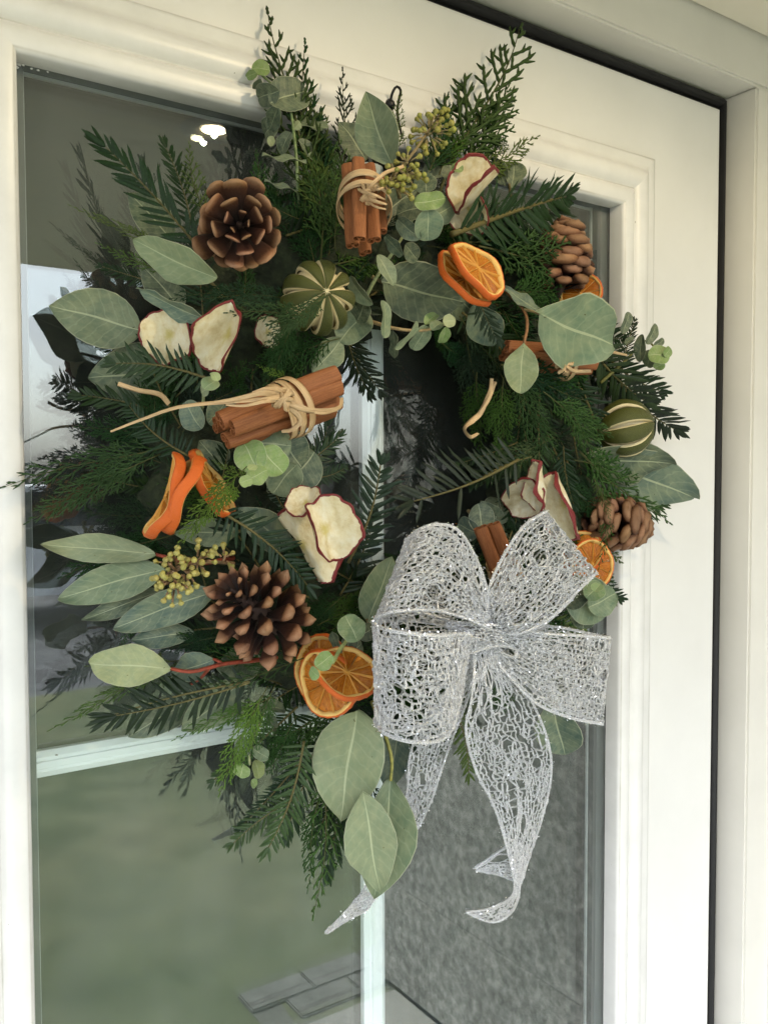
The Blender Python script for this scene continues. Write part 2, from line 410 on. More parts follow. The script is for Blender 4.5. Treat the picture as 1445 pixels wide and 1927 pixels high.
# --- mitred glazing bead swept round the opening: (distance out from the glass edge, height off the door face)
PROF = [(0, -.006), (0, .008), (.0012, .0108), (.004, .0122), (.0105, .0126), (.0140, .0122), (.0165, .0105), (.0180, .0078), (.0192, .0070), (.0203, .0082), (.0225, .0108),
        (.0270, .0126), (.0325, .0128), (.0365, .0112), (.0395, .0078), (.0425, .0052), (.0460, .0044), (.0520, .0046), (.0550, .0036), (.0565, 0.0)]
for side in range(4):
    mb = MB(); P = []
    for (dd, h) in PROF:
        x0, x1, z0, z1 = GL-dd, GR+dd, GB-dd, GT+dd; y = -h
        c = [(x0,y,z0),(x1,y,z0),(x1,y,z1),(x0,y,z1)]
        A, B = c[side], c[(side+1) % 4]
        P.append([Vector(A).lerp(Vector(B), k/24) + (Vector((0, -random.uniform(0, .00025), 0))) for k in range(25)])
    mb.grid(P, flip=True)
    put(mb.mesh('glazing_bead', M_BEAD), 'glazing_bead', door)
# --- double glazing: outer pane, spacer bars, glazing bars, inner pane
y1, y2 = .006, .0235
def pane(name, y, mat):
    mb = MB(); mb.box((GL-.006, y, GB-.006), (GR+.006, y+.004, GT+.016)); 
    return put(mb.mesh(name, mat, False), name, door)
pane('glass_pane', y1, M_GLASS); pane('glass_pane', y2, M_GLASS2)
def frame_bars(name, ins, wd, ya, yb, mat):
    for (a, b) in (((GL+ins, ya, GB+ins), (GL+ins+wd, yb, GT+.02-ins)), ((GR-ins-wd, ya, GB+ins), (GR-ins, yb, GT+.02-ins)),
                   ((GL+ins+wd, ya, GT+.0015-.2*ins), (GR-ins-wd, yb, GT+.0015-.2*ins+wd)), ((GL+ins+wd, ya, GB+ins), (GR-ins-wd, yb, GB+ins+wd))):
        mb = MB(); mb.box(a, b); put(mb.mesh(name, mat, False), name, door)
frame_bars('spacer_bar', -.004, .012, y1+.0045, y2-.003, M_SPACER)
frame_bars('spacer_strip', .0085, .0022, y2-.0028, y2-.0006, M_SPACERL)
# white bars lie between the two panes, each with two shallow steps
bx = (at(683, 1800, -.016).x, at(722, 1800, -.016).x); bz = (at(51.5, 1467, -.016).z, at(51.5, 1417, -.016).z)
def bar(pts, axis):                # cross-section (across, y) extruded
    mb = MB()
    lo, hi = pts
    wv = hi[0]-lo[0]
    prof = [(0, .0195), (0, .0145), (.004, .0120), (.0062, .0120), (.0068, .0108), (wv-.0068, .0108), (wv-.0062, .0120), (wv-.004, .0120), (wv, .0145), (wv, .0195)]
    P = []
    for (q, y) in prof:
        if axis == 'z': P.append([(lo[0]+q, y, lo[1]), (lo[0]+q, y, hi[1])])
        else: P.append([(lo[1], y, lo[0]+q), (hi[1], y, lo[0]+q)])
    mb.grid(P, flip=(axis != 'z')); return mb
put(bar(((bx[0], GB+.008), (bx[1], GT-.008)), 'z').mesh('glazing_bar', M_BAR, False), 'glazing_bar', door)
hw = bz[1]-bz[0]
put(bar(((bz[0], GL+.008), (bz[1], bx[0]+.0005)), 'x').mesh('glazing_bar', M_BAR, False), 'glazing_bar', door)
# chipped sealant in the upper corner of the glass
for (px, py, s) in ((30, 124, 5), (36, 120, 4), (44, 121, 3), (27, 131, 4), (60, 128, 2.5), (72, 131, 2.5), (90, 134, 2), (28, 200, 2), (29, 330, 2)):
    p = at(px, py, -.0045); k = mpp(p)*s
    mb = MB(); pts = []
    for q in range(7): th = 2*PI*q/7; rr = k*random.uniform(.6, 1.2); pts.append((p.x+rr*math.cos(th)*1.3, y1-.0009, p.z+rr*math.sin(th)*.8))
    mb.add(pts+[(p.x, y1-.003, p.z)], [(q, 7, (q+1) % 7) for q in range(7)])
    put(mb.mesh('sealant_chip', M_BEAD), 'sealant_chip', door)
# room behind the glass
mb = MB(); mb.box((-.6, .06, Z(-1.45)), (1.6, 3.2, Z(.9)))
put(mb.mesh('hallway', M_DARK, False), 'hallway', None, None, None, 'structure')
o = cube_obj('hall_wall', (-.6, .12, Z(-1.44)), (1.55, .16, Z(.8)), M_DARK, None, .001, 'structure') if False else None

# --- door frame: black gasket, jamb, lintel
FX, FZ, FP = .8732, Z(.4110), .030
fr = thing('door_frame', (.9, 0, Z(-1.45)), 'cream painted door frame with black rubber seal around the white door', 'door frame')
mb = MB(); mb.box((DX1-.006, .010, Z(-1.45)), (FX+.001, .03, FZ)); mb.box((-.3, .010, DZ1-.006), (DX1-.006, .03, FZ+.001))
put(mb.mesh('rubber_seal', M_GASKET, False), 'rubber_seal', fr)
mb = MB(); mb.tube([(FX-.007, .008, Z(-1.45)), (FX-.007, .008, FZ-.006)], .0052, 8); mb.tube([(-.3, .008, FZ-.0075), (FX-.007, .008, FZ-.0075)], .0052, 8)
put(mb.mesh('bulb_seal', M_GASKET), 'bulb_seal', fr)
FZ2 = Z(.4625)
cube_obj('jamb', (FX, -FP, Z(-1.45)), (FX+.16, .06, FZ), M_FRAME, fr, .0025)
cube_obj('lintel', (-.35, -FP, FZ), (FX+.16, .06, FZ2+.04), M_FRAME, fr, .0025)
# wall of the porch round the frame
mb = MB(); mb.box((FX+.045, -FP-.006, Z(-1.45)), (1.42, .05, Z(.52)))
put(mb.mesh('porch_front_wall', M_SURR, False), 'porch_front_wall', None, None, None, 'structure')

# --- porch: ceiling, side wall with plinth, floor
cz = Z(.4635)
ceil = put(bevelled_box((-1.4, -1.475, cz), (1.50, -.03, cz+.10), .004).mesh('porch_ceiling', M_CEIL, False), 'porch_ceiling', None, None, None, 'structure')
def stucco(name, stops, sc):
    M = Mat(name); a = M.noise(sc, 5, .7); b = M.noise(6, 3, .5)
    c = M.mix(.4, M.ramp(a, stops), M.ramp(b, [(.3, (.7, .7, .7)), (.7, (1.2, 1.2, 1.2))]), 'MULTIPLY'); M.color(c); M.set(Roughness=.9); M.bump(a, .9, .01); return M.m
M_STUC = stucco('pebble_render', [(.36, (.14, .135, .12)), (.5, (.32, .31, .28)), (.64, (.56, .55, .50))], 40)
M_PLIN = stucco('smooth_plinth', [(.3, (.29, .285, .26)), (.7, (.40, .395, .365))], 30)
put(bevelled_box((1.42, -1.50, Z(-1.1585)), (1.62, .02, cz), .0015).mesh('porch_side_wall', M_STUC, False), 'porch_side_wall', None, None, None, 'structure')
put(bevelled_box((1.4175, -1.502, Z(-1.45)), (1.62, .02, Z(-1.16)), .0015).mesh('wall_plinth', M_STUC, False), 'wall_plinth', None, None, None, 'structure')
M_PAVE = stucco('paving', [(.3, (.12, .125, .105)), (.7, (.21, .21, .19))], 22)
M_PATH = stucco('path_bed', [(.3, (.10, .105, .085)), (.7, (.18, .18, .155))], 22)
put(bevelled_box((-1.6, -1.40, Z(-1.56)), (1.4165, 0, Z(-1.45)), .01).mesh('porch_step', M_PLIN, False), 'porch_step', None, None, None, 'structure')
pav = put(bevelled_box((1.05, -1.67, Z(-1.62)), (3.4, -1.405, Z(-1.489)), .004).mesh('garden_path', M_PATH, False), 'garden_path', None, None, None, 'structure')
setts = [bevelled_box((0, 0, 0), (.197, .097, .05), .004).mesh('paving_sett', M_PAVE, False) for _ in range(1)]
for i in range(5):
    for j in range(2):
        X = 1.055+i*.2+(.1 if j % 2 else 0); Y = -1.665+j*.1
        put(setts[0], 'paving_sett', pav, Matrix.Translation((X, Y, Z(-1.530)+random.uniform(0, .002))), tuple([random.uniform(.8, 1)]*3))
def grassmat(name, stops, s):
    M = Mat(name); a = M.noise(s, 6, .6); b = M.noise(.9, 3, .5)
    c = M.mix(1, M.ramp(a, stops), M.ramp(b, [(.3, (.75, .85, .75)), (.7, (1.2, 1.1, 1.05))]), 'MULTIPLY'); M.color(c); M.set(Roughness=.95, Specular_IOR_Level=.1); M.bump(a, .6, .03); return M.m
M_LAWN = grassmat('lawn_green', [(.3, (.105, .125, .075)), (.7, (.17, .185, .115))], 5)
M_DRIV = stucco('driveway_grey', [(.3, (.08, .08, .085)), (.7, (.16, .16, .165))], 6)
mb = MB(); mb.box((-120, -160, Z(-1.70)), (160, 0, Z(-1.56))); put(mb.mesh('ground', M_DRIV, False), 'ground', None, None, None, 'structure')
# lawn: gently uneven sheet
N = 40; P = []
for i in range(N+1):
    row = []
    for j in range(25):
        x = -6+20*i/N; y = (-1.42-4.2*j/24); row.append((x, y, Z(-1.50)+.012*math.sin(x*3.1+y*2)+random.uniform(0, .012)))
    P.append(row)
mb = MB(); mb.grid(P); put(mb.mesh('lawn', M_LAWN), 'lawn', None, None, None, 'structure')
# ceiling downlight over the doorstep
LX, LY = .502, -.520
lamp = thing('ceiling_downlight', (LX, LY, cz), 'lit round warm ceiling downlight reflected twice in the door glass', 'ceiling light')
mb = MB(); P = []
for i in range(33):
    th = 2*PI*i/32; c, s_ = math.cos(th), math.sin(th)
    P.append([(LX+c*r, LY+s_*r, cz-h) for r, h in ((.044, .0002), (.043, .004), (.030, .005), (.0185, .002), (.0172, .0004))])
mb.grid(P); put(mb.mesh('trim_ring', M_FRAME), 'trim_ring', lamp)
ME = Mat('lit_lamp'); ME.t.nodes.remove(ME.b); em = ME.n('ShaderNodeEmission'); em.inputs[0].default_value = (1, .80, .48, 1); em.inputs[1].default_value = 14
ME.l(em.outputs[0], ME.out.inputs[0])
mb = MB(); vs = [(LX, LY, cz-.0035)]+[(LX+.0168*math.cos(2*PI*i/32), LY+.0168*math.sin(2*PI*i/32), cz-.002) for i in range(32)]
mb.add(vs, [(0, (i+1) % 32+1, i+1) for i in range(32)]); put(mb.mesh('lamp_lens', ME.m), 'lamp_lens', lamp)
ll = bpy.data.lights.new('downlight_glow', 'SPOT'); ll.energy = 1.7; ll.color = (1, .80, .50); ll.spot_size = rad(178); ll.spot_blend = .35; ll.shadow_soft_size = .004
lo = bpy.data.objects.new('downlight_glow', ll); lo.location = (LX, LY, cz-.0075); link(lo)

# --- across the lawn, seen in the reflection: white car, dark hedge, bare tree
M_CARW = Mat('white_car_paint').set(Base_Color=(.80, .81, .83), Roughness=.25).m
M_TYRE = Mat('tyre_rubber').set(Base_Color=(.015, .015, .016), Roughness=.8).m
M_RIMM = Mat('wheel_alloy').set(Base_Color=(.5, .5, .52), Roughness=.35, Metallic=.8).m
M_CARG = Mat('dark_car_glass').set(Base_Color=(.012, .014, .016), Roughness=.08).m
def car(x, y, label):
    c = thing('parked_car', (x, y, Z(-1.56)), label, 'car')
    side = [(-2.1,.35),(-2.15,.6),(-2.05,.85),(-1.2,.98),(-.6,1.38),(.9,1.42),(1.7,1.0),(2.1,.95),(2.15,.4),(1.75,.28),(-1.75,.28)]
    mb = MB(); ys = [(-.85, .97), (-.72, 1.0), (.72, 1.0), (.85, .97)]
    P = [[(x+a*k, y+yy*(1 if h < 1 else .82), Z(-1.56)+.05+h) for (a, h) in side+[side[0]]] for (yy, k) in ys]
    mb.grid(P); nS = len(side)
    mb.add([P[0][i] for i in range(nS)], [tuple(range(nS))]); mb.add([P[-1][i] for i in range(nS)], [tuple(range(nS-1, -1, -1))])
    put(mb.mesh('body', M_CARW, False), 'body', c)
    mb = MB(); mb.add([(x-1.0, y+.865, Z(-1.56)+1.03), (x+1.5, y+.865, Z(-1.56)+1.03), (x+.85, y+.72, Z(-1.56)+1.40), (x-.5, y+.72, Z(-1.56)+1.38)], [(0,1,2,3)])
    put(mb.mesh('side_window', M_CARG, False), 'side_window', c)
    for s in (-1.3, 1.35):
        mb = MB(); mb.tube([(x+s, y+.66, Z(-1.56)+.32), (x+s, y+.70, Z(-1.56)+.32), (x+s, y+.885, Z(-1.56)+.32), (x+s, y+.895, Z(-1.56)+.32)], [.28, .32, .32, .27], 20); w_ = put(mb.mesh('wheel', M_TYRE), 'wheel', c)
        mb = MB(); mb.tube([(x+s, y+.86, Z(-1.56)+.32), (x+s, y+.905, Z(-1.56)+.32)], [.20, .17], 16); put(mb.mesh('rim', M_RIMM, False), 'rim', w_)
car(2.4, -9.6, 'white parked car beyond the lawn, seen in the door glass')
M_HEDGE = grassmat('hedge_green', [(.3, (.010, .016, .009)), (.7, (.035, .05, .025))], 3)
mb = MB(); nv = 9000
hx = RNG.uniform(-14, 60, nv); hy = -22-RNG.uniform(0, 2.0, nv); hz = RNG.uniform(0, 1, nv)**.8
for i in range(nv):
    top = 1.5+.45*math.sin(hx[i]*.6)+.3*math.sin(hx[i]*1.9+1); p = Vector((hx[i], hy[i], Z(-1.56)+hz[i]*top))
    a = Vector(RNG.normal(size=3)).normalized(); b = a.cross(Vector(RNG.normal(size=3))).normalized(); s = .32
    mb.add([p-a*s, p+b*s*.5, p+a*s, p-b*s*.5], [(0,1,2,3)])
put(mb.mesh('far_hedge', M_HEDGE), 'far_hedge', None, None, None, 'stuff')
M_BARK = simple('bare_bark', [(.3, (.03, .026, .022)), (.7, (.08, .07, .06))], 12, .9)
bt = thing('bare_tree', (6.6, -10.5, Z(-1.56)), 'leafless tree across the garden, its twigs reflected in the glass', 'tree')
mb = MB()
def grow(mb, p, d, L, r, lev):
    pts = [p]; q = p.copy(); dd = d.copy()
    for k in range(5):
        dd = (dd+Vector(RNG.normal(size=3))*.10+Vector((0, 0, .03))).normalized(); q = q+dd*L/5; pts.append(q.copy())
    mb.tube(pts, [r*(1-.11*k) for k in range(6)], 5 if lev < 2 else 3, False)
    if lev < 4:
        for k in range(3 if lev else 5):
            i = RNG.integers(2, 6); ax = Vector(RNG.normal(size=3)).normalized()
            nd = (rot(pts[min(i, 5)]-pts[min(i, 5)-1], ax, RNG.uniform(25, 60))).normalized(); grow(mb, pts[min(i, 5)], nd, L*RNG.uniform(.55, .75), r*.45, lev+1)
mt = MB(); mt.tube([Vector((6.6, -10.5, Z(-1.56))), Vector((6.63, -10.5, Z(-.6))), Vector((6.6, -10.45, Z(.1)))], [.14, .11, .09], 8)
put(mt.mesh('trunk', M_BARK), 'trunk', bt)
grow(mb, Vector((6.6, -10.45, Z(.1))), Vector((.05, 0, 1)), 1.7, .085, 0)
put(mb.mesh('branches', M_BARK), 'branches', bt)
# ================================================================== WREATH GREENERY
CEN = at(700, 850, .03)
wreath = thing('evergreen_wreath', CEN, 'round wreath of mixed conifer sprigs and eucalyptus leaves hanging on the glazed door', 'wreath')

def atw(px, py, off):             # sprigs at the outer left lie almost flat against the glass
    k = min(1, max(.40, .40+.60*(px-140)/240)); k2 = min(1, max(.30, .30+.70*(py-150)/230)) if px < 640 else 1
    return at(px, py, max(.010, off*k*k2))
# --- leaf meshes, unit length along +X, unit half width .5 along Y
def leaf_mesh(kind, bend, fold, wave, seed, thick=.006, nu=12):
    R = random.Random(seed); mb = MB(); vcol = [-1, -.96, -.7, -.4, -.15, -.045, 0, .045, .15, .4, .7, .96, 1]
    def hw(u):
        if kind == 'ovate': return (math.sin(PI*u**.86))**.78*(1-.10*u) if 0 < u < 1 else 0
        if kind == 'pointed': return (math.sin(PI*u**.90))**.95*(1-.05*u) if 0 < u < 1 else 0
        if kind == 'lance': return (math.sin(PI*u**.92))**.72 if 0 < u < 1 else 0
        if kind == 'broad': return (math.sin(PI*u**1.02))**(1.0-.46*u) if 0 < u < 1 else 0
        if kind == 'obovate': return (math.sin(PI*u**1.18))**.72 if 0 < u < 1 else 0
        return math.sqrt(max(0, 1-(2*u-1)**2))**.92            # round
    us = [.5-.5*math.cos(PI*i/nu) for i in range(nu+1)]; us[0] = .002; us[-1] = .998
    f1, f2 = R.uniform(0, 6), R.uniform(1.2, 2.4)
    def P(u, v, top):
        w_ = hw(u)*.5; y = v*w_
        y += .025*math.sin(u*5+f1)*math.sin(u*PI)*(1+.3*v)
        z = -bend*((u-.35)**2)*1.2 + fold*abs(v)*w_*1.6 + wave*.06*math.sin(f1+u*6*f2+(2 if v > 0 else 0))*abs(v)**1.5
        if abs(v) < .05: z += .004
        return Vector((u, y, z + (thick/2 if top else -thick/2)))
    nv = len(vcol)
    for top in (True, False):
        G = [[P(u, v, top) for v in vcol] for u in us]; uv = [(u, v*.5+.5) for u in us for v in vcol]
        mb.grid(G, False, uv, 0, not top)
    n1 = len(us)*nv
    for i in range(nu):                                         # thin rim that joins the two faces
        for j in (0, nv-1):
            a, b = i*nv+j, (i+1)*nv+j; q = (a, b, b+n1, a+n1)
            mb.f.append(q if j else q[::-1]); mb.mi.append(0)
    return mb.mesh('leaf_'+kind, M_LEAF)
LEAF = {k: [leaf_mesh(k, b, f, wv, i*7+hash_) for i, (b, f, wv) in enumerate(((.12, .08, .6), (-.10, .05, .9), (.28, .13, .4)))]
        for hash_, k in enumerate(('ovate', 'pointed', 'lance', 'obovate', 'round', 'broad'))}
PALE, MIDG, DARK, BLUE, FRESH = (.215, .265, .150), (.135, .185, .115), (.062, .092, .064), (.085, .135, .110), (.17, .265, .075)
YEL = (.30, .315, .17)
def jit(c, k=.10):
    q = 1+random.uniform(-k, k); return tuple(x*q*(1+random.uniform(-.04, .04)) for x in c)
def leaf(parent, kind, b, t, ratio, col, roll=0, var=None, label=None, stalk=None):
    B, T = atw(*b), atw(*t); x = T-B; L = x.length
    n = rot(tocam((B+T)/2), x.normalized(), roll)
    M = frame(B, x, n, L, L*ratio/max(.35, math.cos(rad(roll))) if False else L*ratio, L)
    me = LEAF[kind][random.randrange(3) if var is None else var]
    return put(me, 'leaf', parent, M, jit(col), None, label)
def stem(pts, r0, r1, col, parent=wreath, name='eucalyptus_sprig', label=None, n=6, N=None):
    P = [atw(*p) if len(p) == 3 and not isinstance(p, Vector) else p for p in pts]
    N = N or max(8, len(P)*4); C = catmull(P, N)
    o0 = C[0]; mb = MB(); mb.tube([c-o0 for c in C], [r0+(r1-r0)*i/(N-1) for i in range(N)], n)
    return put(mb.mesh(name, M_STEM), name, parent, Matrix.Translation(o0), jit(col), None, label), C

TWIG = (.16, .13, .06); RED = (.24, .045, .025); PALEST = (.24, .27, .15); OLIVE = (.13, .12, .035)
# --- broad-leaved eucalyptus: (stem points, stem colour, leaves)
K = 'ovate'
SPR = [
 # top middle leaf and the dark one behind it
 ([(752, 372, .075), (742, 330, .085), (736, 308, .09)], TWIG, [('pointed', (738, 313, .09), (683, 168, .085), .60, MIDG, -12), (K, (690, 300, .05), (640, 225, .045), .80, DARK, 25)]),
 # upper left group
 ([(420, 560, .06), (395, 530, .085), (330, 470, .06)], TWIG, [('lance', (408, 524, .10), (247, 452, .115), .44, PALE, -20), (K, (325, 452, .045), (243, 363, .035), .62, DARK, 12), (K, (345, 585, .06), (266, 498, .05), .60, DARK, 10), ('pointed', (400, 606, .11), (253, 544, .115), .26, BLUE, -40)]),
 # big leaf over the reflected sky, and the broad one below it
 ([(330, 640, .05), (290, 628, .055), (265, 620, .06)], TWIG, [(K, (268, 622, .06), (94, 576, .032), .66, MIDG, 6, 1), (K, (330, 690, .04), (165, 712, .03), .74, DARK, -6), (K, (350, 660, .05), (300, 745, .04), .7, DARK, 15)]),
 # long leaves at lower left
 ([(440, 1050, .06), (370, 1060, .07), (292, 1043, .085)], RED, [('lance', (293, 1043, .09), (80, 1026, .095), .27, PALE, 8), ('lance', (312, 1070, .08), (113, 1124, .08), .37, MIDG, -6), ('lance', (310, 1110, .06), (156, 1168, .06), .27, DARK, 12), ('lance', (405, 1112, .075), (216, 1180, .075), .36, BLUE, -8), ('lance', (365, 1190, .05), (247, 1206, .05), .42, BLUE, 8)]),
 # yellow-green leaf on a red twig
 ([(520, 1238, .075), (470, 1244, .085), (420, 1250, .09), (362, 1264, .095), (322, 1259, .095)], RED, [('broad', (324, 1259, .095), (172, 1250, .10), .52, YEL, 4, 1), ('pointed', (404, 1241, .08), (318, 1272, .06), .52, BLUE, 10), (K, (492, 1245, .05), (405, 1258, .05), .75, DARK, 10), ('lance', (455, 1283, .05), (343, 1376, .055), .52, MIDG, -10), (K, (370, 1312, .03), (242, 1388, .025), .5, DARK, 10)]),
 # behind the orange slices on the left
 ([(560, 1020, .06), (500, 1000, .06), (440, 1000, .06)], TWIG, [(K, (545, 1033, .08), (447, 955, .08), .55, BLUE, 10), ('pointed', (450, 1002, .06), (324, 1003, .06), .46, MIDG, -6)]),
 # bottom trio hanging below the bow
 ([(700, 1320, .08), (725, 1385, .10), (737, 1430, .105), (735, 1470, .105)], (.30, .27, .08), [(K, (672, 1336, .10), (643, 1543, .09), .68, PALE, 8, 1), ('pointed', (682, 1490, .115), (716, 1686, .11), .47, PALE, 6), ('pointed', (736, 1464, .105), (710, 1708, .10), .46, MIDG, -14), (K, (752, 1370, .06), (727, 1490, .06), .55, BLUE, 10)]),
 # left of the bow
 ([(710, 1200, .07), (698, 1180, .08), (690, 1165, .085)], TWIG, [(K, (692, 1170, .085), (737, 1047, .09), .60, MIDG, 12), (K, (712, 1190, .06), (680, 1122, .06), .72, DARK, 0)]),
 # right below the bow
 ([(1030, 1300, .05), (1045, 1325, .055)], TWIG, [('obovate', (1040, 1316, .055), (1062, 1430, .055), .72, BLUE, 10), ('pointed', (890, 1270, .05), (850, 1370, .05), .6, DARK, 8)]),
 # right edge, dark blue pair
 ([(1100, 860, .05), (1140, 865, .055)], TWIG, [('lance', (1128, 862, .05), (1294, 932, .04), .40, BLUE, 0), ('lance', (1105, 862, .06), (1255, 868, .055), .36, DARK, 20)]),
 # big leaf and its small neighbour on a forked brown twig, upper right
 ([(950, 545, .08), (985, 582, .105), (992, 612, .115), (986, 645, .12)], (.24, .12, .06), [('broad', (1011, 588, .125), (1146, 646, .12), .72, MIDG, 0, 1), ('broad', (986, 645, .12), (978, 741, .12), .69, PALE, 4, 1), ('pointed', (1020, 590, .115), (944, 541, .09), .30, BLUE, 35)]),
 # wide dark leaves at the top of the hole
 ([(700, 520, .06), (720, 532, .065)], TWIG, [(K, (716, 528, .07), (872, 566, .075), .66, DARK, 12, 1), ('obovate', (890, 570, .07), (930, 648, .07), .80, BLUE, 0), (K, (850, 550, .065), (905, 600, .06), .7, DARK, 10)]),
 # by the lime
 ([(590, 706, .06), (600, 690, .065)], TWIG, [('obovate', (588, 702, .075), (645, 636, .08), .62, MIDG, 10), ('round', (690, 585, .08), (640, 640, .08), .78, MIDG, 10)]),
 # top right pair behind the apple
 ([(960, 370, .05), (958, 345, .055)], TWIG, [('obovate', (962, 352, .055), (970, 297, .05), .75, DARK, 8), ('obovate', (950, 350, .05), (930, 296, .05), .62, DARK, -8)]),
 # behind pine cone on the lower left and top
 ([(400, 880, .05), (390, 850, .05)], TWIG, [(K, (425, 880, .06), (375, 830, .06), .9, DARK, 0), (K, (545, 960, .055), (505, 900, .055), .8, BLUE, 0)]),
 ([(800, 480, .05), (800, 470, .05)], TWIG, [(K, (700, 420, .05), (790, 350, .06), .5, DARK, 10), (K, (850, 290, .045), (800, 330, .05), .6, DARK, 0), (K, (940, 990, .06), (905, 945, .06), .7, DARK, 0), (K, (900, 985, .06), (955, 1010, .06), .6, DARK, 0)]),
]
for pts, col, lv in SPR:
    o, C = stem(pts, .0016, .0011, col)
    for q in lv:
        kind, b, t, ra, c = q[:5]; roll = q[5] if len(q) > 5 else 0; var = q[6] if len(q) > 6 else None
        leaf(o, kind, b, t, ra, c, roll, var)
        # petiole
# extra red twigs that fork
for pts in ([(420, 1250, .09), (408, 1243, .085), (402, 1241, .08)], [(395, 1256, .088), (378, 1276, .075), (360, 1288, .06)]):
    stem(pts, .0011, .0009, RED)
stem([(985, 582, .105), (1000, 585, .115), (1014, 590, .124)], .0011, .0008, (.30, .25, .13))
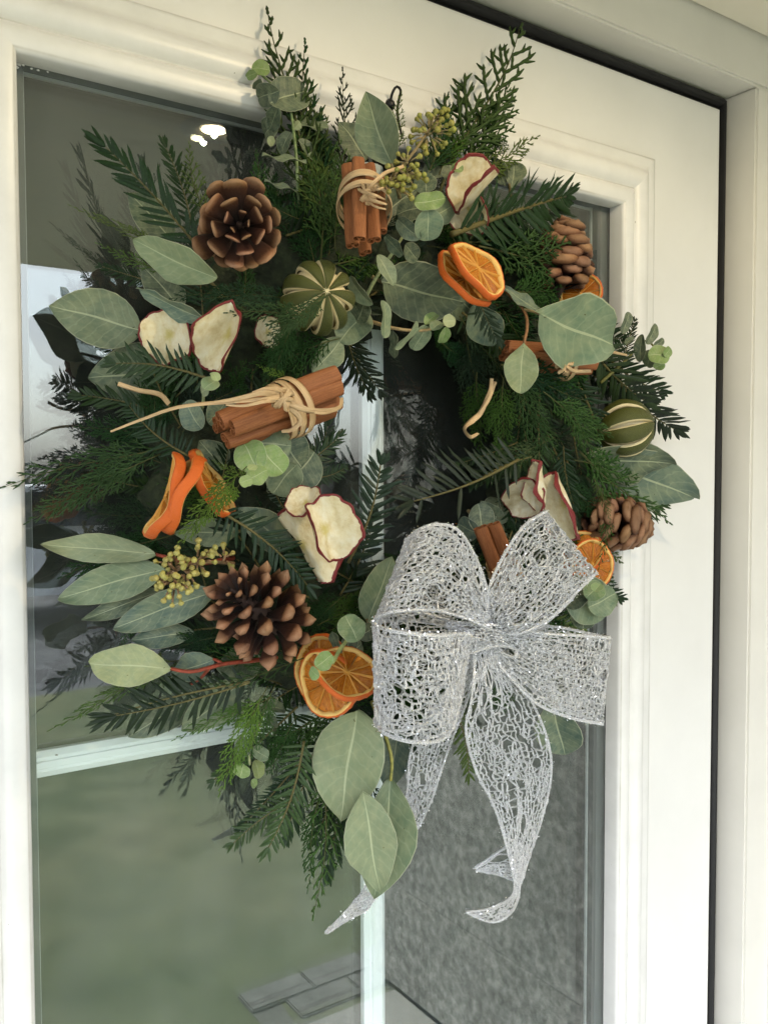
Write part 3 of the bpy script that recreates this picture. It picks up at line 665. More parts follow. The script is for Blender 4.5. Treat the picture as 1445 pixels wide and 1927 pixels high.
# brown scorched tip of the long leaf
# --- round-leaved eucalyptus: stem with opposite pairs of coin leaves
def coin(o, c, r, off, col, lean_t=20, ang=90, spin=None, ratio=1.0, kind='round'):
    p = atw(c[0], c[1], off); k = mpp(p); n = lean(p, lean_t, ang)
    sp = rad(spin if spin is not None else random.uniform(0, 360)); e = _r*math.cos(sp)-_d*math.sin(sp); e = (e-n*e.dot(n)).normalized()
    L = 2*r*k; return put(LEAF[kind][random.randrange(3)], 'leaf', o, frame(p-e*L*.5, e, n, L, L*ratio, L), jit(col))
COIN = [
 # rosette left of centre
 ([(560, 880, .07), (520, 865, .095), (490, 875, .12), (470, 902, .135)], PALEST, [((548, 850), 40, .085, DARK, 30, 0), ((566, 885), 44, .08, DARK, 25, -20), ((535, 900), 36, .085, MIDG, 30, -60), ((503, 836), 45, .105, MIDG, 25, 90), ((472, 858), 32, .12, FRESH, 25, 120), ((512, 867), 31, .125, FRESH, 20, 30), ((484, 893), 21, .14, (.26, .36, .11), 25, -60), ((463, 905), 13, .145, (.30, .38, .14), 30, -100), ((475, 880), 10, .15, (.32, .38, .16), 50, 90)]),
 # small sprig above cinnamon, left
 ([(372, 795, .07), (382, 760, .095), (384, 735, .105), (398, 715, .115)], PALEST, [((362, 782), 30, .09, BLUE, 30, 200, None, .9), ((408, 778), 25, .09, BLUE, 35, 0), ((396, 722), 17, .12, (.24, .31, .15), 35, 90), ((405, 708), 11, .125, (.30, .36, .18), 45, 60), ((385, 735), 12, .115, PALE, 50, 180)]),
 # chain above the hole
 ([(690, 602, .07), (745, 618, .09), (800, 621, .10), (848, 606, .11)], (.38, .26, .15), [((724, 600), 36, .10, MIDG, 55, 10, 88, .45), ((742, 648), 26, .085, DARK, 50, 180, 80, .5), ((766, 632), 33, .105, MIDG, 60, -40, 58, .34), ((790, 636), 27, .095, MIDG, 40, -60, 80, .7), ((812, 598), 22, .10, FRESH, 50, 80, 60, .5), ((845, 604), 13, .12, (.33, .38, .2), 25, 45), ((835, 632), 20, .105, FRESH, 45, -60, -80, .6), ((822, 612), 14, .11, MIDG, 55, 90)]),
 # chain from the lime up to the cinnamon
 ([(668, 610, .07), (690, 555, .085), (715, 510, .095), (745, 465, .095), (775, 415, .09), (800, 370, .09)], PALEST, [((676, 548), 34, .095, MIDG, 45, 200, -50, .5), ((727, 507), 32, .11, MIDG, 40, 40, -55, .55), ((680, 585), 24, .085, DARK, 40, 180), ((742, 462), 26, .10, BLUE, 40, 200, -40, .55), ((775, 475), 24, .09, DARK, 40, -30, -40, .7), ((768, 430), 29, .11, BLUE, 30, 190, -35, .62), ((806, 424), 30, .12, (.12, .19, .12), 20, -40, -80, .95), ((808, 378), 30, .125, FRESH, 25, 70, 10, .62), ((770, 395), 26, .09, DARK, 35, 120), ((835, 395), 25, .085, MIDG, 40, 0), ((800, 345), 22, .09, DARK, 40, 100), ((850, 330), 22, .085, DARK, 45, 60), ((860, 315), 12, .10, FRESH, 45, 90)]),
 # top-left sprig standing against the door
 ([(562, 420, .04), (560, 335, .055), (555, 270, .065), (543, 190, .07), (520, 165, .07), (492, 140, .065)], (.20, .26, .13), [((545, 178), 44, .085, DARK, 35, 60, 30, .8), ((502, 178), 30, .07, DARK, 40, 200, 200, .75), ((516, 222), 28, .075, DARK, 50, 220, 230, .6), ((585, 234), 34, .07, MIDG, 60, 80, -10, .5), ((508, 240), 22, .05, DARK, 50, 180), ((580, 285), 28, .06, DARK, 55, 30, -20, .6), ((536, 268), 22, .07, DARK, 55, 150), ((535, 300), 42, .065, MIDG, 72, 90, 178, .3), ((595, 298), 22, .06, MIDG, 55, 30, 10, .5), ((530, 352), 34, .05, BLUE, 70, 80, 180, .3), ((491, 128), 17, .075, FRESH, 35, 80), ((474, 140), 15, .07, FRESH, 50, 200, 200, .6), ((484, 158), 16, .07, MIDG, 50, 270, -95, .5), ((510, 265), 9, .08, PALE, 30, 0), ((560, 235), 9, .09, PALE, 40, 0)]),
 # over the orange slices at the bottom
 ([(625, 1248, .135), (645, 1215, .13), (665, 1195, .12), (680, 1200, .09)], (.33, .36, .14), [((661, 1183), 27, .14, (.13, .20, .10), 20, 60), ((655, 1215), 26, .11, DARK, 40, -60, -80, .7), ((609, 1244), 20, .15, FRESH, 25, 0, 30, .9), ((591, 1267), 13, .15, FRESH, 40, 200), ((633, 1213), 26, .115, DARK, 50, 180, 130, .5), ((668, 1222), 20, .10, DARK, 40, 0), ((690, 1190), 18, .10, DARK, 30, 0)]),
 # lower right rosette behind the bow
 ([(1060, 1120, .07), (1090, 1118, .085), (1120, 1112, .10)], PALEST, [((1108, 1130), 50, .08, MIDG, 20, -40, -40, .9), ((1085, 1115), 34, .085, DARK, 30, 120), ((1132, 1130), 30, .09, MIDG, 25, -20), ((1118, 1112), 21, .105, (.15, .24, .11), 25, 60), ((1124, 1105), 12, .115, (.22, .31, .14), 40, 90), ((1098, 1160), 24, .07, DARK, 20, -80)]),
 # right side dark oval leaves
 ([(1130, 720, .05), (1175, 680, .06), (1215, 640, .065), (1240, 668, .07)], OLIVE, [((1178, 607), 21, .065, DARK, 35, 0, 75, .5), ((1146, 622), 24, .06, DARK, 40, 200, 100, .5), ((1227, 628), 22, .07, DARK, 40, 0, 60, .5), ((1205, 655), 26, .07, DARK, 35, 180, 80, .5), ((1240, 645), 14, .07, DARK, 40, 0, 30, .55), ((1240, 668), 20, .08, FRESH, 30, 60), ((1256, 662), 11, .085, FRESH, 45, 0), ((1240, 688), 11, .08, FRESH, 40, 270), ((1185, 640), 14, .06, DARK, 50, 90, 60, .5), ((1222, 675), 17, .07, MIDG, 40, 200)]),
 # lower left, below the cones
 ([(500, 1320, .05), (485, 1370, .06), (470, 1410, .065), (470, 1440, .065)], PALEST, [((520, 1332), 26, .06, DARK, 45, 40, 20, .5), ((458, 1405), 20, .07, BLUE, 35, 200), ((490, 1418), 20, .07, MIDG, 40, 0, -20, .7), ((455, 1450), 17, .06, FRESH, 40, 240), ((485, 1448), 17, .06, (.24, .28, .09), 45, 20), ((512, 1362), 24, .055, DARK, 50, 10, -30, .5), ((478, 1475), 9, .06, FRESH, 40, 0)]),
 ([(880, 960, .06), (900, 985, .06), (915, 1010, .06)], TWIG, [((905, 975), 28, .065, DARK, 30, 0), ((880, 995), 24, .06, BLUE, 40, 200), ((935, 960), 30, .06, DARK, 30, 60)]),
]
for pts, col, lv in COIN:
    o, C = stem(pts, .0015, .0008, col)
    for q in lv: coin(o, *q)

# --- conifer sprays. Cypress: flat, twice-branched, bumpy scale-leaved twigs, unit length
def cypress_mesh(seed, dens=1.0, wide=.34, droop=.12):
    R = random.Random(seed); st = MB(); fo = MB()
    def bump_tube(p, d, L, r, seg, bend):
        pts = [p.copy()]; q = p.copy(); dd = d.copy()
        for k in range(seg):
            dd = (dd+bend/seg).normalized(); q = q+dd*L/seg; pts.append(q.copy())
        rs = [r*(1.0 if k % 2 else .66) for k in range(seg+1)]; rs[-1] = r*.28
        fo.tube(pts, [q*1.12 for q in rs], 3, False); return pts
    Nm = 17; main = [Vector((i/Nm, .025*math.sin(i/Nm*5+seed), -droop*(i/Nm)**2)) for i in range(Nm+1)]
    st.tube(main, [.0075*(1-.75*i/Nm) for i in range(Nm+1)], 5)
    for i in range(2, Nm):
        t = i/Nm
        for s in ((1, -1) if R.random() < .35*dens else ((1 if i % 2 else -1),)):
            L = wide*(1-t)**.62*(.55+.45*min(1, t*5))*R.uniform(.75, 1.12); a = rad(R.uniform(30, 44))
            d = Vector((math.cos(a), s*math.sin(a), R.uniform(-.18, .18))).normalized()
            seg = max(4, int(L/.018)); bend = Vector((.30, -s*.12, R.uniform(-.25, .05)))
            pts = bump_tube(main[i], d, L, .0085, seg, bend)
            nb = max(2, int(L/.040*dens))
            for k in range(1, nb):
                u = k/nb; q = pts[min(len(pts)-1, int(u*len(pts)))]; s2 = 1 if (k+i) % 2 else -1
                l2 = L*.42*(1-u)**.7*R.uniform(.7, 1.1)+.018; a2 = rad(R.uniform(30, 48))*s2
                dd = (pts[-1]-pts[0]).normalized(); d2 = Vector((dd.x*math.cos(a2)-dd.y*math.sin(a2), dd.x*math.sin(a2)+dd.y*math.cos(a2), R.uniform(-.15, .15))).normalized()
                p2 = bump_tube(q, d2, l2, .0074, max(3, int(l2/.016)), Vector((.25, 0, R.uniform(-.2, .1))))
                if l2 > .085:
                    for s3 in (1, -1):
                        a3 = rad(R.uniform(30, 45))*s3; q3 = p2[len(p2)//2]
                        d3 = Vector((d2.x*math.cos(a3)-d2.y*math.sin(a3), d2.x*math.sin(a3)+d2.y*math.cos(a3), R.uniform(-.1, .1)))
                        bump_tube(q3, d3, l2*.42, .0068, 3, Vector((.2, 0, 0)))
    bump_tube(main[-1], Vector((1, 0, -.2)), .05, .0085, 4, Vector((0, 0, 0)))
    return st.mesh('cypress_stem', M_STEM), fo.mesh('cypress_foliage', M_CYP)
CYP = [cypress_mesh(s, d, wd, dr) for s, d, wd, dr in ((1, 1.0, .36, .10), (2, 1.15, .42, .16), (3, .9, .30, .06), (4, 1.2, .46, .2), (5, 1.0, .26, .12))]
# Yew / fir: olive stem and two combs of flat keeled needles
def needle_mesh(seed, n=26, ln=.24, ang=58, wid=.020, oneside=0, lift=.3):
    R = random.Random(seed); st = MB(); fo = MB(); N = 18
    bx_ = R.uniform(-.06, .06)
    main = [Vector((i/N, bx_*math.sin(i/N*3), -.07*(i/N)**2)) for i in range(N+1)]
    st.tube(main, [.0125*(1-.6*i/N) for i in range(N+1)], 6)
    def needle(p, d, L, up):
        d = d.normalized(); side = d.cross(up).normalized(); nn = side.cross(d); G = []
        for k in range(6):
            t = k/5; c = p+d*(L*t)+nn*(-.10*L*t*t*R.uniform(.5, 1.4)); wv = wid*.5*(min(1, t*6+.25))*(1 if t < .75 else (1-t)*3.6+.1)
            G.append([c-side*wv-nn*wv*.35, c, c+side*wv-nn*wv*.35])
        fo.grid(G)
    for i in range(n):
        t = .04+.94*i/n; p = main[0].lerp(main[-1], 0); f = t*N; k = int(f); p = main[k].lerp(main[min(N, k+1)], f-k)
        for s in (1, -1):
            if oneside and s != oneside and R.random() < .75: continue
            a = rad(ang*R.uniform(.8, 1.15)*(1-.35*t)); a *= R.uniform(.85, 1.12); L = ln*(.72+.5*math.sin(PI*min(1, t*.85+.1)))*R.uniform(.70, 1.12)*(1-.25*t**4)
            d = Vector((math.cos(a), s*math.sin(a), R.uniform(0, lift)))
            needle(p+Vector((R.uniform(-.01, .01), 0, .004)), d, L, Vector((R.uniform(-.3, .3), R.uniform(-.3, .3), 1)))
    for k in range(7):
        d = Vector((1, R.uniform(-.6, .6), R.uniform(-.1, .5))); needle(main[-1], d, ln*R.uniform(.5, .8), Vector((0, 0, 1)))
    return st.mesh('needle_stem', M_STEM), fo.mesh('needles', M_NEED)
NEED = [needle_mesh(1, 17, .22, 56, .032), needle_mesh(2, 20, .19, 60, .027), needle_mesh(3, 15, .26, 50, .034), needle_mesh(4, 17, .27, 72, .032, 1, .1), needle_mesh(5, 26, .15, 58, .020, 0, .6), needle_mesh(6, 17, .27, 75, .030, -1, .1)]
CG = [(.018, .058, .016), (.026, .076, .016), (.012, .044, .016), (.036, .086, .014)]
NG = [(.008, .024, .008), (.011, .031, .009), (.016, .038, .010)]
BRIGHT = (.115, .205, .035); OLG = (.075, .115, .028)
def spray(kind, b, t, roll=0, var=0, col=None, wide=1.0, stemcol=None):
    B = b if isinstance(b, Vector) else atw(*b); T = t if isinstance(t, Vector) else atw(*t); x = T-B; L = x.length
    n = rot(tocam((B+T)/2), x.normalized(), roll); M = frame(B, x, n, L, L*wide, L*min(1.3, wide))
    st, fo = (CYP if kind == 'c' else NEED)[var]
    o = put(st, 'cypress_sprig' if kind == 'c' else 'needle_sprig', wreath, M, stemcol or ((.06, .065, .02) if kind == 'c' else (.10, .085, .03)))
    put(fo, 'foliage' if kind == 'c' else 'needles', o, M, jit(col or random.choice(CG if kind == 'c' else NG), .15), 'stuff')
    return o
EXP = [
 # top
 ('c', (575, 400, .05), (516, 8, .055), 10, 2, (.040, .070, .020), 1.0), ('c', (600, 380, .05), (552, 60, .06), -20, 4, None, 1), ('c', (612, 420, .07), (590, 170, .075), 15, 0, OLG, .8),
 ('c', (640, 350, .045), (655, 128, .04), 20, 2, (.02, .035, .016), 1), ('c', (590, 360, .06), (574, 100, .05), 30, 4, None, 1.1),
 ('c', (835, 370, .06), (983, 18, .05), -8, 0, (.035, .066, .020), 1.0), ('c', (850, 350, .05), (985, 150, .055), 20, 1, None, .9), ('c', (880, 330, .06), (1022, 256, .05), 0, 2, OLG, .8),
 ('c', (745, 290, .045), (757, 165, .04), 10, 4, OLG, 1), ('c', (800, 340, .06), (850, 170, .05), 0, 2, None, 1), ('c', (830, 330, .06), (885, 200, .05), 0, 0, None, 1), ('c', (900, 310, .05), (960, 250, .05), 0, 1, None, 1),
 ('c', (610, 500, .08), (600, 225, .085), 0, 1, (.05, .10, .028), .8), ('c', (635, 470, .085), (640, 250, .08), 10, 0, (.05, .095, .03), .9), ('c', (590, 520, .07), (560, 330, .06), 0, 3, None, 1),
 # upper left
 ('n', (385, 480, .075), (190, 272, .055), -12, 2, None, .66), ('n', (365, 440, .04), (312, 272, .035), 10, 0, None, .75), ('c', (385, 420, .055), (350, 255, .05), 0, 4, OLG, 1), 
 ('c', (330, 480, .055), (135, 385, .05), 0, 2, OLG, .45), ('c', (330, 520, .06), (180, 455, .05), 10, 4, (.06, .12, .025), .8), ('n', (330, 540, .045), (190, 500, .03), 0, 4, None, 1),
 
 ('c', (560, 560, .085), (400, 555, .10), 10, 1, (.022, .050, .026), .8), ('c', (470, 540, .09), (320, 565, .10), 0, 0, None, .8), ('n', (600, 420, .06), (520, 390, .06), 0, 1, None, 1),
 # left middle
 ('n', (392, 712, .11), (210, 682, .11), 6, 0, (.022, .045, .016), 1.1), ('n', (355, 858, .08), (240, 758, .07), 0, 1, None, 1.2), ('n', (300, 775, .05), (152, 742, .04), 10, 2, None, 1), ('n', (290, 690, .03), (175, 640, .022), 0, 4, None, 1),
 ('c', (330, 830, .06), (8, 915, .055), 6, 0, (.035, .075, .026), .75), ('c', (300, 850, .065), (52, 985, .06), -8, 1, (.045, .09, .03), .7), ('c', (330, 830, .05), (140, 800, .03), 0, 1, None, .9),
 ('c', (360, 980, .04), (160, 960, .03), 0, 3, (.02, .045, .02), .9), ('n', (340, 1010, .03), (150, 1040, .02), 0, 4, None, 1),
 ('c', (330, 1000, .05), (110, 1085, .035), 0, 1, None, .9), ('c', (330, 760, .07), (230, 830, .06), 0, 0, None, 1.1), ('c', (420, 960, .06), (300, 900, .06), 0, 3, None, 1),
 ('c', (462, 875, .125), (338, 1020, .14), 0, 1, BRIGHT, .8), ('c', (470, 900, .13), (405, 870, .13), 0, 4, BRIGHT, 1.1), ('c', (450, 910, .12), (400, 960, .14), 0, 0, BRIGHT, .8),
 ('c', (600, 590, .12), (440, 590, .13), 0, 0, (.04, .085, .03), .9), ('c', (630, 545, .14), (500, 640, .13), 10, 1, (.04, .08, .03), .75), ('c', (560, 600, .10), (500, 720, .10), 0, 3, None, .9), ('c', (640, 640, .08), (480, 690, .09), 0, 3, None, .9), ('c', (540, 710, .10), (490, 690, .11), 0, 4, BRIGHT, .9),
 ('n', (640, 600, .05), (716, 735, .045), 0, 0, (.012, .022, .012), 1.1), ('n', (650, 620, .06), (690, 740, .05), 20, 2, (.012, .022, .012), 1), ('n', (560, 880, .06), (640, 820, .06), 0, 2, None, 1), ('n', (590, 900, .05), (650, 880, .05), 0, 0, None, 1.4), ('n', (570, 930, .06), (620, 800, .055), 20, 2, None, 1),
 ('n', (655, 1060, .075), (715, 872, .08), 0, 0, (.018, .040, .022), 1.35), ('n', (640, 1120, .06), (705, 980, .06), 10, 2, (.014, .028, .016), 1.2),
 ('n', (410, 960, .105), (580, 1105, .12), 0, 1, None, 1.1), ('c', (520, 1000, .11), (570, 1090, .12), 0, 4, None, 1), ('c', (640, 1130, .08), (560, 1200, .07), 0, 3, None, 1), ('c', (600, 1180, .08), (700, 1110, .07), 0, 1, None, 1),
 # lower left
 ('c', (330, 1250, .05), (96, 1368, .045), 8, 2, (.07, .14, .03), .55), ('c', (340, 1240, .055), (165, 1255, .05), 0, 0, OLG, .8), ('c', (400, 1230, .06), (290, 1290, .06), 0, 1, (.05, .10, .03), 1), ('c', (420, 1200, .06), (300, 1220, .055), 0, 3, None, .9),
 ('c', (390, 1130, .05), (220, 1150, .04), 0, 0, OLG, .7), ('c', (300, 1100, .03), (160, 1070, .025), 0, 3, None, .9), ('c', (260, 1140, .03), (220, 1230, .025), 0, 4, None, 1),
 ('n', (470, 1283, .105), (208, 1350, .10), -6, 3, (.008, .019, .006), .8), ('n', (470, 1285, .105), (215, 1345, .10), 10, 5, (.008, .019, .006), .7), ('c', (580, 1240, .10), (400, 1290, .11), 0, 4, (.04, .085, .028), .8),
 ('c', (500, 1290, .10), (412, 1492, .105), 0, 1, BRIGHT, .75), ('c', (510, 1310, .095), (330, 1390, .09), 10, 0, (.07, .14, .03), .7), ('c', (520, 1290, .09), (455, 1440, .09), 0, 3, (.05, .105, .03), .8), ('n', (560, 1330, .06), (400, 1470, .03), 0, 4, None, 1),
 ('n', (572, 1395, .08), (502, 1600, .07), 0, 1, (.026, .050, .014), 1.0), ('n', (560, 1500, .07), (440, 1588, .06), 0, 0, (.03, .06, .018), 1), ('n', (600, 1420, .06), (540, 1570, .05), 0, 2, None, 1), ('n', (560, 1440, .06), (450, 1560, .05), 0, 4, None, 1), ('n', (640, 1400, .06), (590, 1580, .05), 10, 1, None, 1),
 ('c', (620, 1440, .075), (592, 1740, .065), 0, 4, (.06, .12, .03), .9), ('c', (640, 1420, .07), (630, 1640, .06), 10, 0, None, .8), ('c', (600, 1500, .07), (575, 1680, .06), 0, 2, None, .8), ('c', (560, 1350, .07), (500, 1460, .06), 0, 3, None, 1), ('c', (640, 1330, .07), (540, 1420, .07), 0, 1, None, 1),
 # right top
 ('n', (850, 440, .10), (1092, 372, .07), 18, 4, (.012, .030, .010), 1.15), ('n', (900, 420, .09), (1060, 385, .06), -25, 5, None, 1), ('c', (900, 470, .09), (1135, 495, .07), 0, 1, (.035, .075, .022), .75), ('c', (880, 450, .08), (1060, 430, .06), 0, 3, None, .9), ('c', (950, 520, .07), (1120, 460, .06), 0, 0, None, .8), ('c', (950, 540, .08), (1080, 560, .07), 0, 3, None, .9),
 ('n', (895, 540, .09), (935, 640, .09), 10, 2, (.02, .035, .02), 1.1), ('c', (830, 640, .05), (900, 700, .045), 0, 3, None, 1), ('c', (880, 620, .055), (900, 780, .05), 0, 3, (.015, .035, .018), 1), ('c', (820, 600, .05), (840, 670, .04), 0, 1, None, 1),
 # right middle
 ('c', (960, 680, .085), (1040, 865, .105), 0, 1, (.038, .080, .026), .85), ('c', (940, 690, .09), (1130, 760, .10), 0, 0, None, .85), ('c', (1000, 700, .08), (1130, 700, .08), 0, 3, None, .9), ('c', (950, 710, .08), (940, 860, .085), 0, 3, None, .9), ('c', (1020, 740, .10), (1160, 830, .11), 0, 1, (.042, .090, .025), .8), ('c', (1060, 760, .10), (1150, 900, .105), 0, 0, (.042, .09, .025), .85), ('c', (900, 700, .06), (900, 850, .05), 0, 3, None, 1),
 ('c', (1040, 820, .09), (920, 900, .09), 0, 1, (.045, .075, .03), .9), ('n', (1100, 640, .06), (1220, 760, .055), 0, 2, (.022, .042, .016), 1.1), ('n', (1130, 660, .055), (1250, 740, .05), 0, 0, None, 1), ('n', (1165, 720, .05), (1275, 815, .045), 10, 2, (.016, .026, .015), 1.1), ('n', (1080, 600, .05), (1180, 640, .045), 0, 0, None, 1.1), ('n', (1170, 700, .05), (1195, 600, .04), 0, 4, None, 1),
 ('n', (975, 865, .105), (788, 938, .105), 0, 5, (.016, .024, .014), 1.05), ('n', (1000, 860, .09), (900, 900, .09), 20, 2, None, 1.2), ('n', (980, 830, .06), (870, 870, .05), 0, 4, None, 1), ('n', (1060, 840, .08), (1080, 950, .08), 0, 0, None, 1), ('n', (990, 850, .07), (960, 960, .07), 0, 2, None, 1),
 ('c', (1090, 850, .09), (1265, 995, .07), 0, 2, (.05, .105, .03), .7), ('c', (1080, 870, .085), (1215, 900, .07), 0, 0, None, .8), ('c', (1060, 1000, .06), (1190, 1065, .05), 0, 4, OLG, 1), ('c', (1100, 1040, .05), (1160, 1120, .045), 0, 1, None, 1), ('n', (1090, 1080, .045), (1172, 1130, .035), 0, 0, None, 1), ('c', (1060, 900, .07), (1130, 980, .07), 0, 3, None, 1), ('c', (1150, 930, .07), (1130, 1060, .09), 0, 4, None, .8), ('c', (1120, 900, .10), (1150, 985, .11), 0, 4, OLG, 1.0),
 ('n', (960, 1150, .04), (1100, 1190, .04), 0, 4, OLG, 1), ('c', (1000, 1150, .045), (1120, 1200, .04), 0, 3, None, 1), ('n', (850, 1320, .06), (882, 1462, .055), 0, 1, OLG, 1), ('c', (860, 1300, .05), (810, 1430, .045), 0, 3, None, 1), ('n', (800, 1250, .05), (760, 1420, .05), 0, 2, None, 1), ('c', (905, 1300, .04), (980, 1330, .04), 0, 3, None, 1),
 ('n', (1180, 960, .05), (1260, 940, .04), 0, 2, None, 1),
 ('n', (640, 1340, .06), (520, 1490, .05), 0, 1, None, 1), ('n', (680, 1420, .05), (615, 1630, .045), 10, 2, None, .9), ('n', (600, 1350, .055), (470, 1440, .05), 0, 2, None, 1), ('c', (690, 1380, .05), (650, 1600, .05), 0, 3, None, .9),
 ('n', (420, 1180, .05), (255, 1190, .03), 0, 4, None, 1.2), ('c', (380, 1060, .05), (190, 1010, .03), 0, 3, None, 1), ('n', (360, 930, .04), (190, 900, .025), 0, 4, None, 1.2), ('c', (1060, 1090, .05), (1150, 1175, .04), 0, 3, None, 1),
]
for e in EXP: spray(*e)
# dense filling: short sprays round the ring, swirling outwards
def ring_pt(th, k):                # k 0 inner .. 1 outer, photo coordinates
    ci, co = (785, 835), (668, 850)
    ri, ro = (172, 232), (455, 520)
    a = (ci[0]+ri[0]*math.cos(th), ci[1]+ri[1]*math.sin(th)); b = (co[0]+ro[0]*math.cos(th), co[1]+ro[1]*math.sin(th))
    return a[0]+(b[0]-a[0])*k, a[1]+(b[1]-a[1])*k
NF = 330
for i in range(NF):
    th = 2*PI*(i+random.random())/NF*1.0; k = random.uniform(.10, .86); off = random.uniform(.022, .066)
    x, y = ring_pt(th, k); x2, y2 = ring_pt(th+random.uniform(.10, .55), min(1.02, k+random.uniform(-.20, .42)))
    if k < .25 : x2, y2 = ring_pt(th+random.uniform(.35, .7), k+random.uniform(.02, .25))
    d = math.hypot(x2-x, y2-y); L = random.uniform(115, 190)
    x2, y2 = x+(x2-x)*L/d, y+(y2-y)*L/d
    if ((x2-752)/190)**2+((y2-828)/228)**2 < 1 or (x2 < 215 and 450 < y2 < 900) or x2 < 150: continue
    kd = 'c' if random.random() < .58 else 'n'
    spray(kd, (x, y, off), (x2, y2, off+random.uniform(-.012, .02)), random.uniform(-40, 40), random.randrange(5), None if random.random() < .75 else ((.014, .03, .016) if kd == 'c' else (.012, .022, .012)))
# moss-wrapped ring the sprigs are tied to
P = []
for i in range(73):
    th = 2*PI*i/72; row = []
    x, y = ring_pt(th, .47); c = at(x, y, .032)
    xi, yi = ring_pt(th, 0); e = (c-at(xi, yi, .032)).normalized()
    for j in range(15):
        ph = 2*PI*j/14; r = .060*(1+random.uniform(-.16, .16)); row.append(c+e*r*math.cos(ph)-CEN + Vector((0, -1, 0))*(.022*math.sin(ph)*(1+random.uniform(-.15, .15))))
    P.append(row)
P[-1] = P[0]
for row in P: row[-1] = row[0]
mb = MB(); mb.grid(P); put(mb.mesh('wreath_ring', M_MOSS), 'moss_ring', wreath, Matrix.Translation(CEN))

# --- seeded eucalyptus: forked stalks ending in tight clusters of buds
def bud_mesh():
    mb = MB(); prof = [(0, .16), (.15, .22), (.45, .30), (.7, .5), (.92, .46), (1.12, .24), (1.22, .03)]; P = []
    for i in range(9):
        th = 2*PI*i/8; P.append([(x, r*math.cos(th), r*math.sin(th)) for x, r in prof])
    mb.grid(P, flip=True); return mb.mesh('seed_bud', M_BUD)
BUD = bud_mesh()
def seeds(pts, clusters, col, budc, size):
    o, C = stem(pts, .0012, .0009, col, wreath, 'seeded_eucalyptus')
    for (cx, cy, off, n, spread) in clusters:
        c = at(cx, cy, off); k = mpp(c)
        near = min(C, key=lambda q: (q-c).length); st = MB()
        tips = []
        for i in range(n):
            th = random.uniform(0, 2*PI); rr = spread*k*math.sqrt(random.random())
            d = (_r*math.cos(th)-_d*math.sin(th))*rr; p = c+d+tocam(c)*random.uniform(-.5, .6)*spread*k*.6
            hub = c+d*.45+(near-c)*.25
            st.tube([hub-C[0], hub.lerp(p, .6)-C[0]+Vector((0, 0, .0006)), p-C[0]], [.0007, .0006, .0006], 4)
            x = (p-hub).normalized(); sz = size*k*random.uniform(.8, 1.15)
            put(BUD, 'seed_bud', o, frame(p-x*sz*.2, x, tocam(p), sz, sz, sz), jit(budc, .18))
        st.tube([near-C[0], near.lerp(c, .5)-C[0], c-C[0]], .0009, 5)
        put(st.mesh('stalk', M_STEM), 'stalk', o, Matrix.Translation(C[0]), col)
seeds([(700, 370, .10), (740, 330, .115), (775, 290, .115), (800, 255, .105), (828, 215, .10)], [(812, 250, .11, 26, 36), (828, 222, .105, 9, 16), (768, 305, .12, 10, 24), (738, 340, .13, 15, 26), (772, 335, .125, 12, 26), (755, 362, .125, 6, 18)], (.24, .19, .10), (.26, .25, .060), 11.5)
seeds([(440, 1060, .08), (390, 1058, .10), (350, 1065, .11), (320, 1080, .115)], [(318, 1060, .115, 15, 28), (328, 1108, .12, 17, 30), (355, 1080, .115, 12, 26), (378, 1050, .11, 15, 28), (303, 1090, .115, 8, 16), (425, 1045, .09, 5, 18)], (.26, .16, .09), (.36, .32, .10), 12)
# ================================================================== THINGS WIRED ON TO THE WREATH
# --- pine cones: spiral of woody scales round a core
def scale_mesh(style):
    if style == 'round': st = [(0,.10,.05,0),(.3,.24,.05,0),(.6,.40,.055,.02),(.82,.50,.075,.05),(.93,.48,.12,.08),(.99,.38,.13,.10),(1.04,.18,.07,.11)]
    elif style == 'point': st = [(0,.10,.04,0),(.3,.20,.05,0),(.6,.34,.06,.0),(.76,.46,.07,.02),(.83,.46,.15,.03),(.90,.36,.17,.05),(1.04,.05,.03,.02)]
    else: st = [(0,.14,.08,0),(.4,.30,.12,0),(.7,.46,.26,.0),(.85,.48,.40,.0),(.95,.34,.30,.0),(1.02,.12,.10,.02),(1.06,.05,.05,.03)]
    mb = MB(); P = []; uv = []; n = 10
    for (x, w_, t, z) in st:
        row = []
        for k in range(n+1):
            th = 2*PI*k/n; c, s_ = math.cos(th), math.sin(th)
            y = math.copysign(abs(c)**.7, c)*w_; zz = math.copysign(abs(s_)**.8, s_)*t*.5
            if s_ > 0: zz += t*.35*max(0, 1-abs(c)*2.2)*(x > .5)      # keel on the outer face
            row.append((x+.03*s_*(x > .8), y, z+zz-.10*(y*y)*4*.3)); uv.append((min(1, x/1.05), k/n))
        P.append(row)
    mb.grid(P, False, uv, 0, True)
    mb.add(P[-1][:n], [tuple(range(n-1, -1, -1))], [(1, 0)]*n)
    return mb.mesh('cone_scale', M_CONE)
SCALE = {k: scale_mesh(k) for k in ('round', 'point', 'closed')}
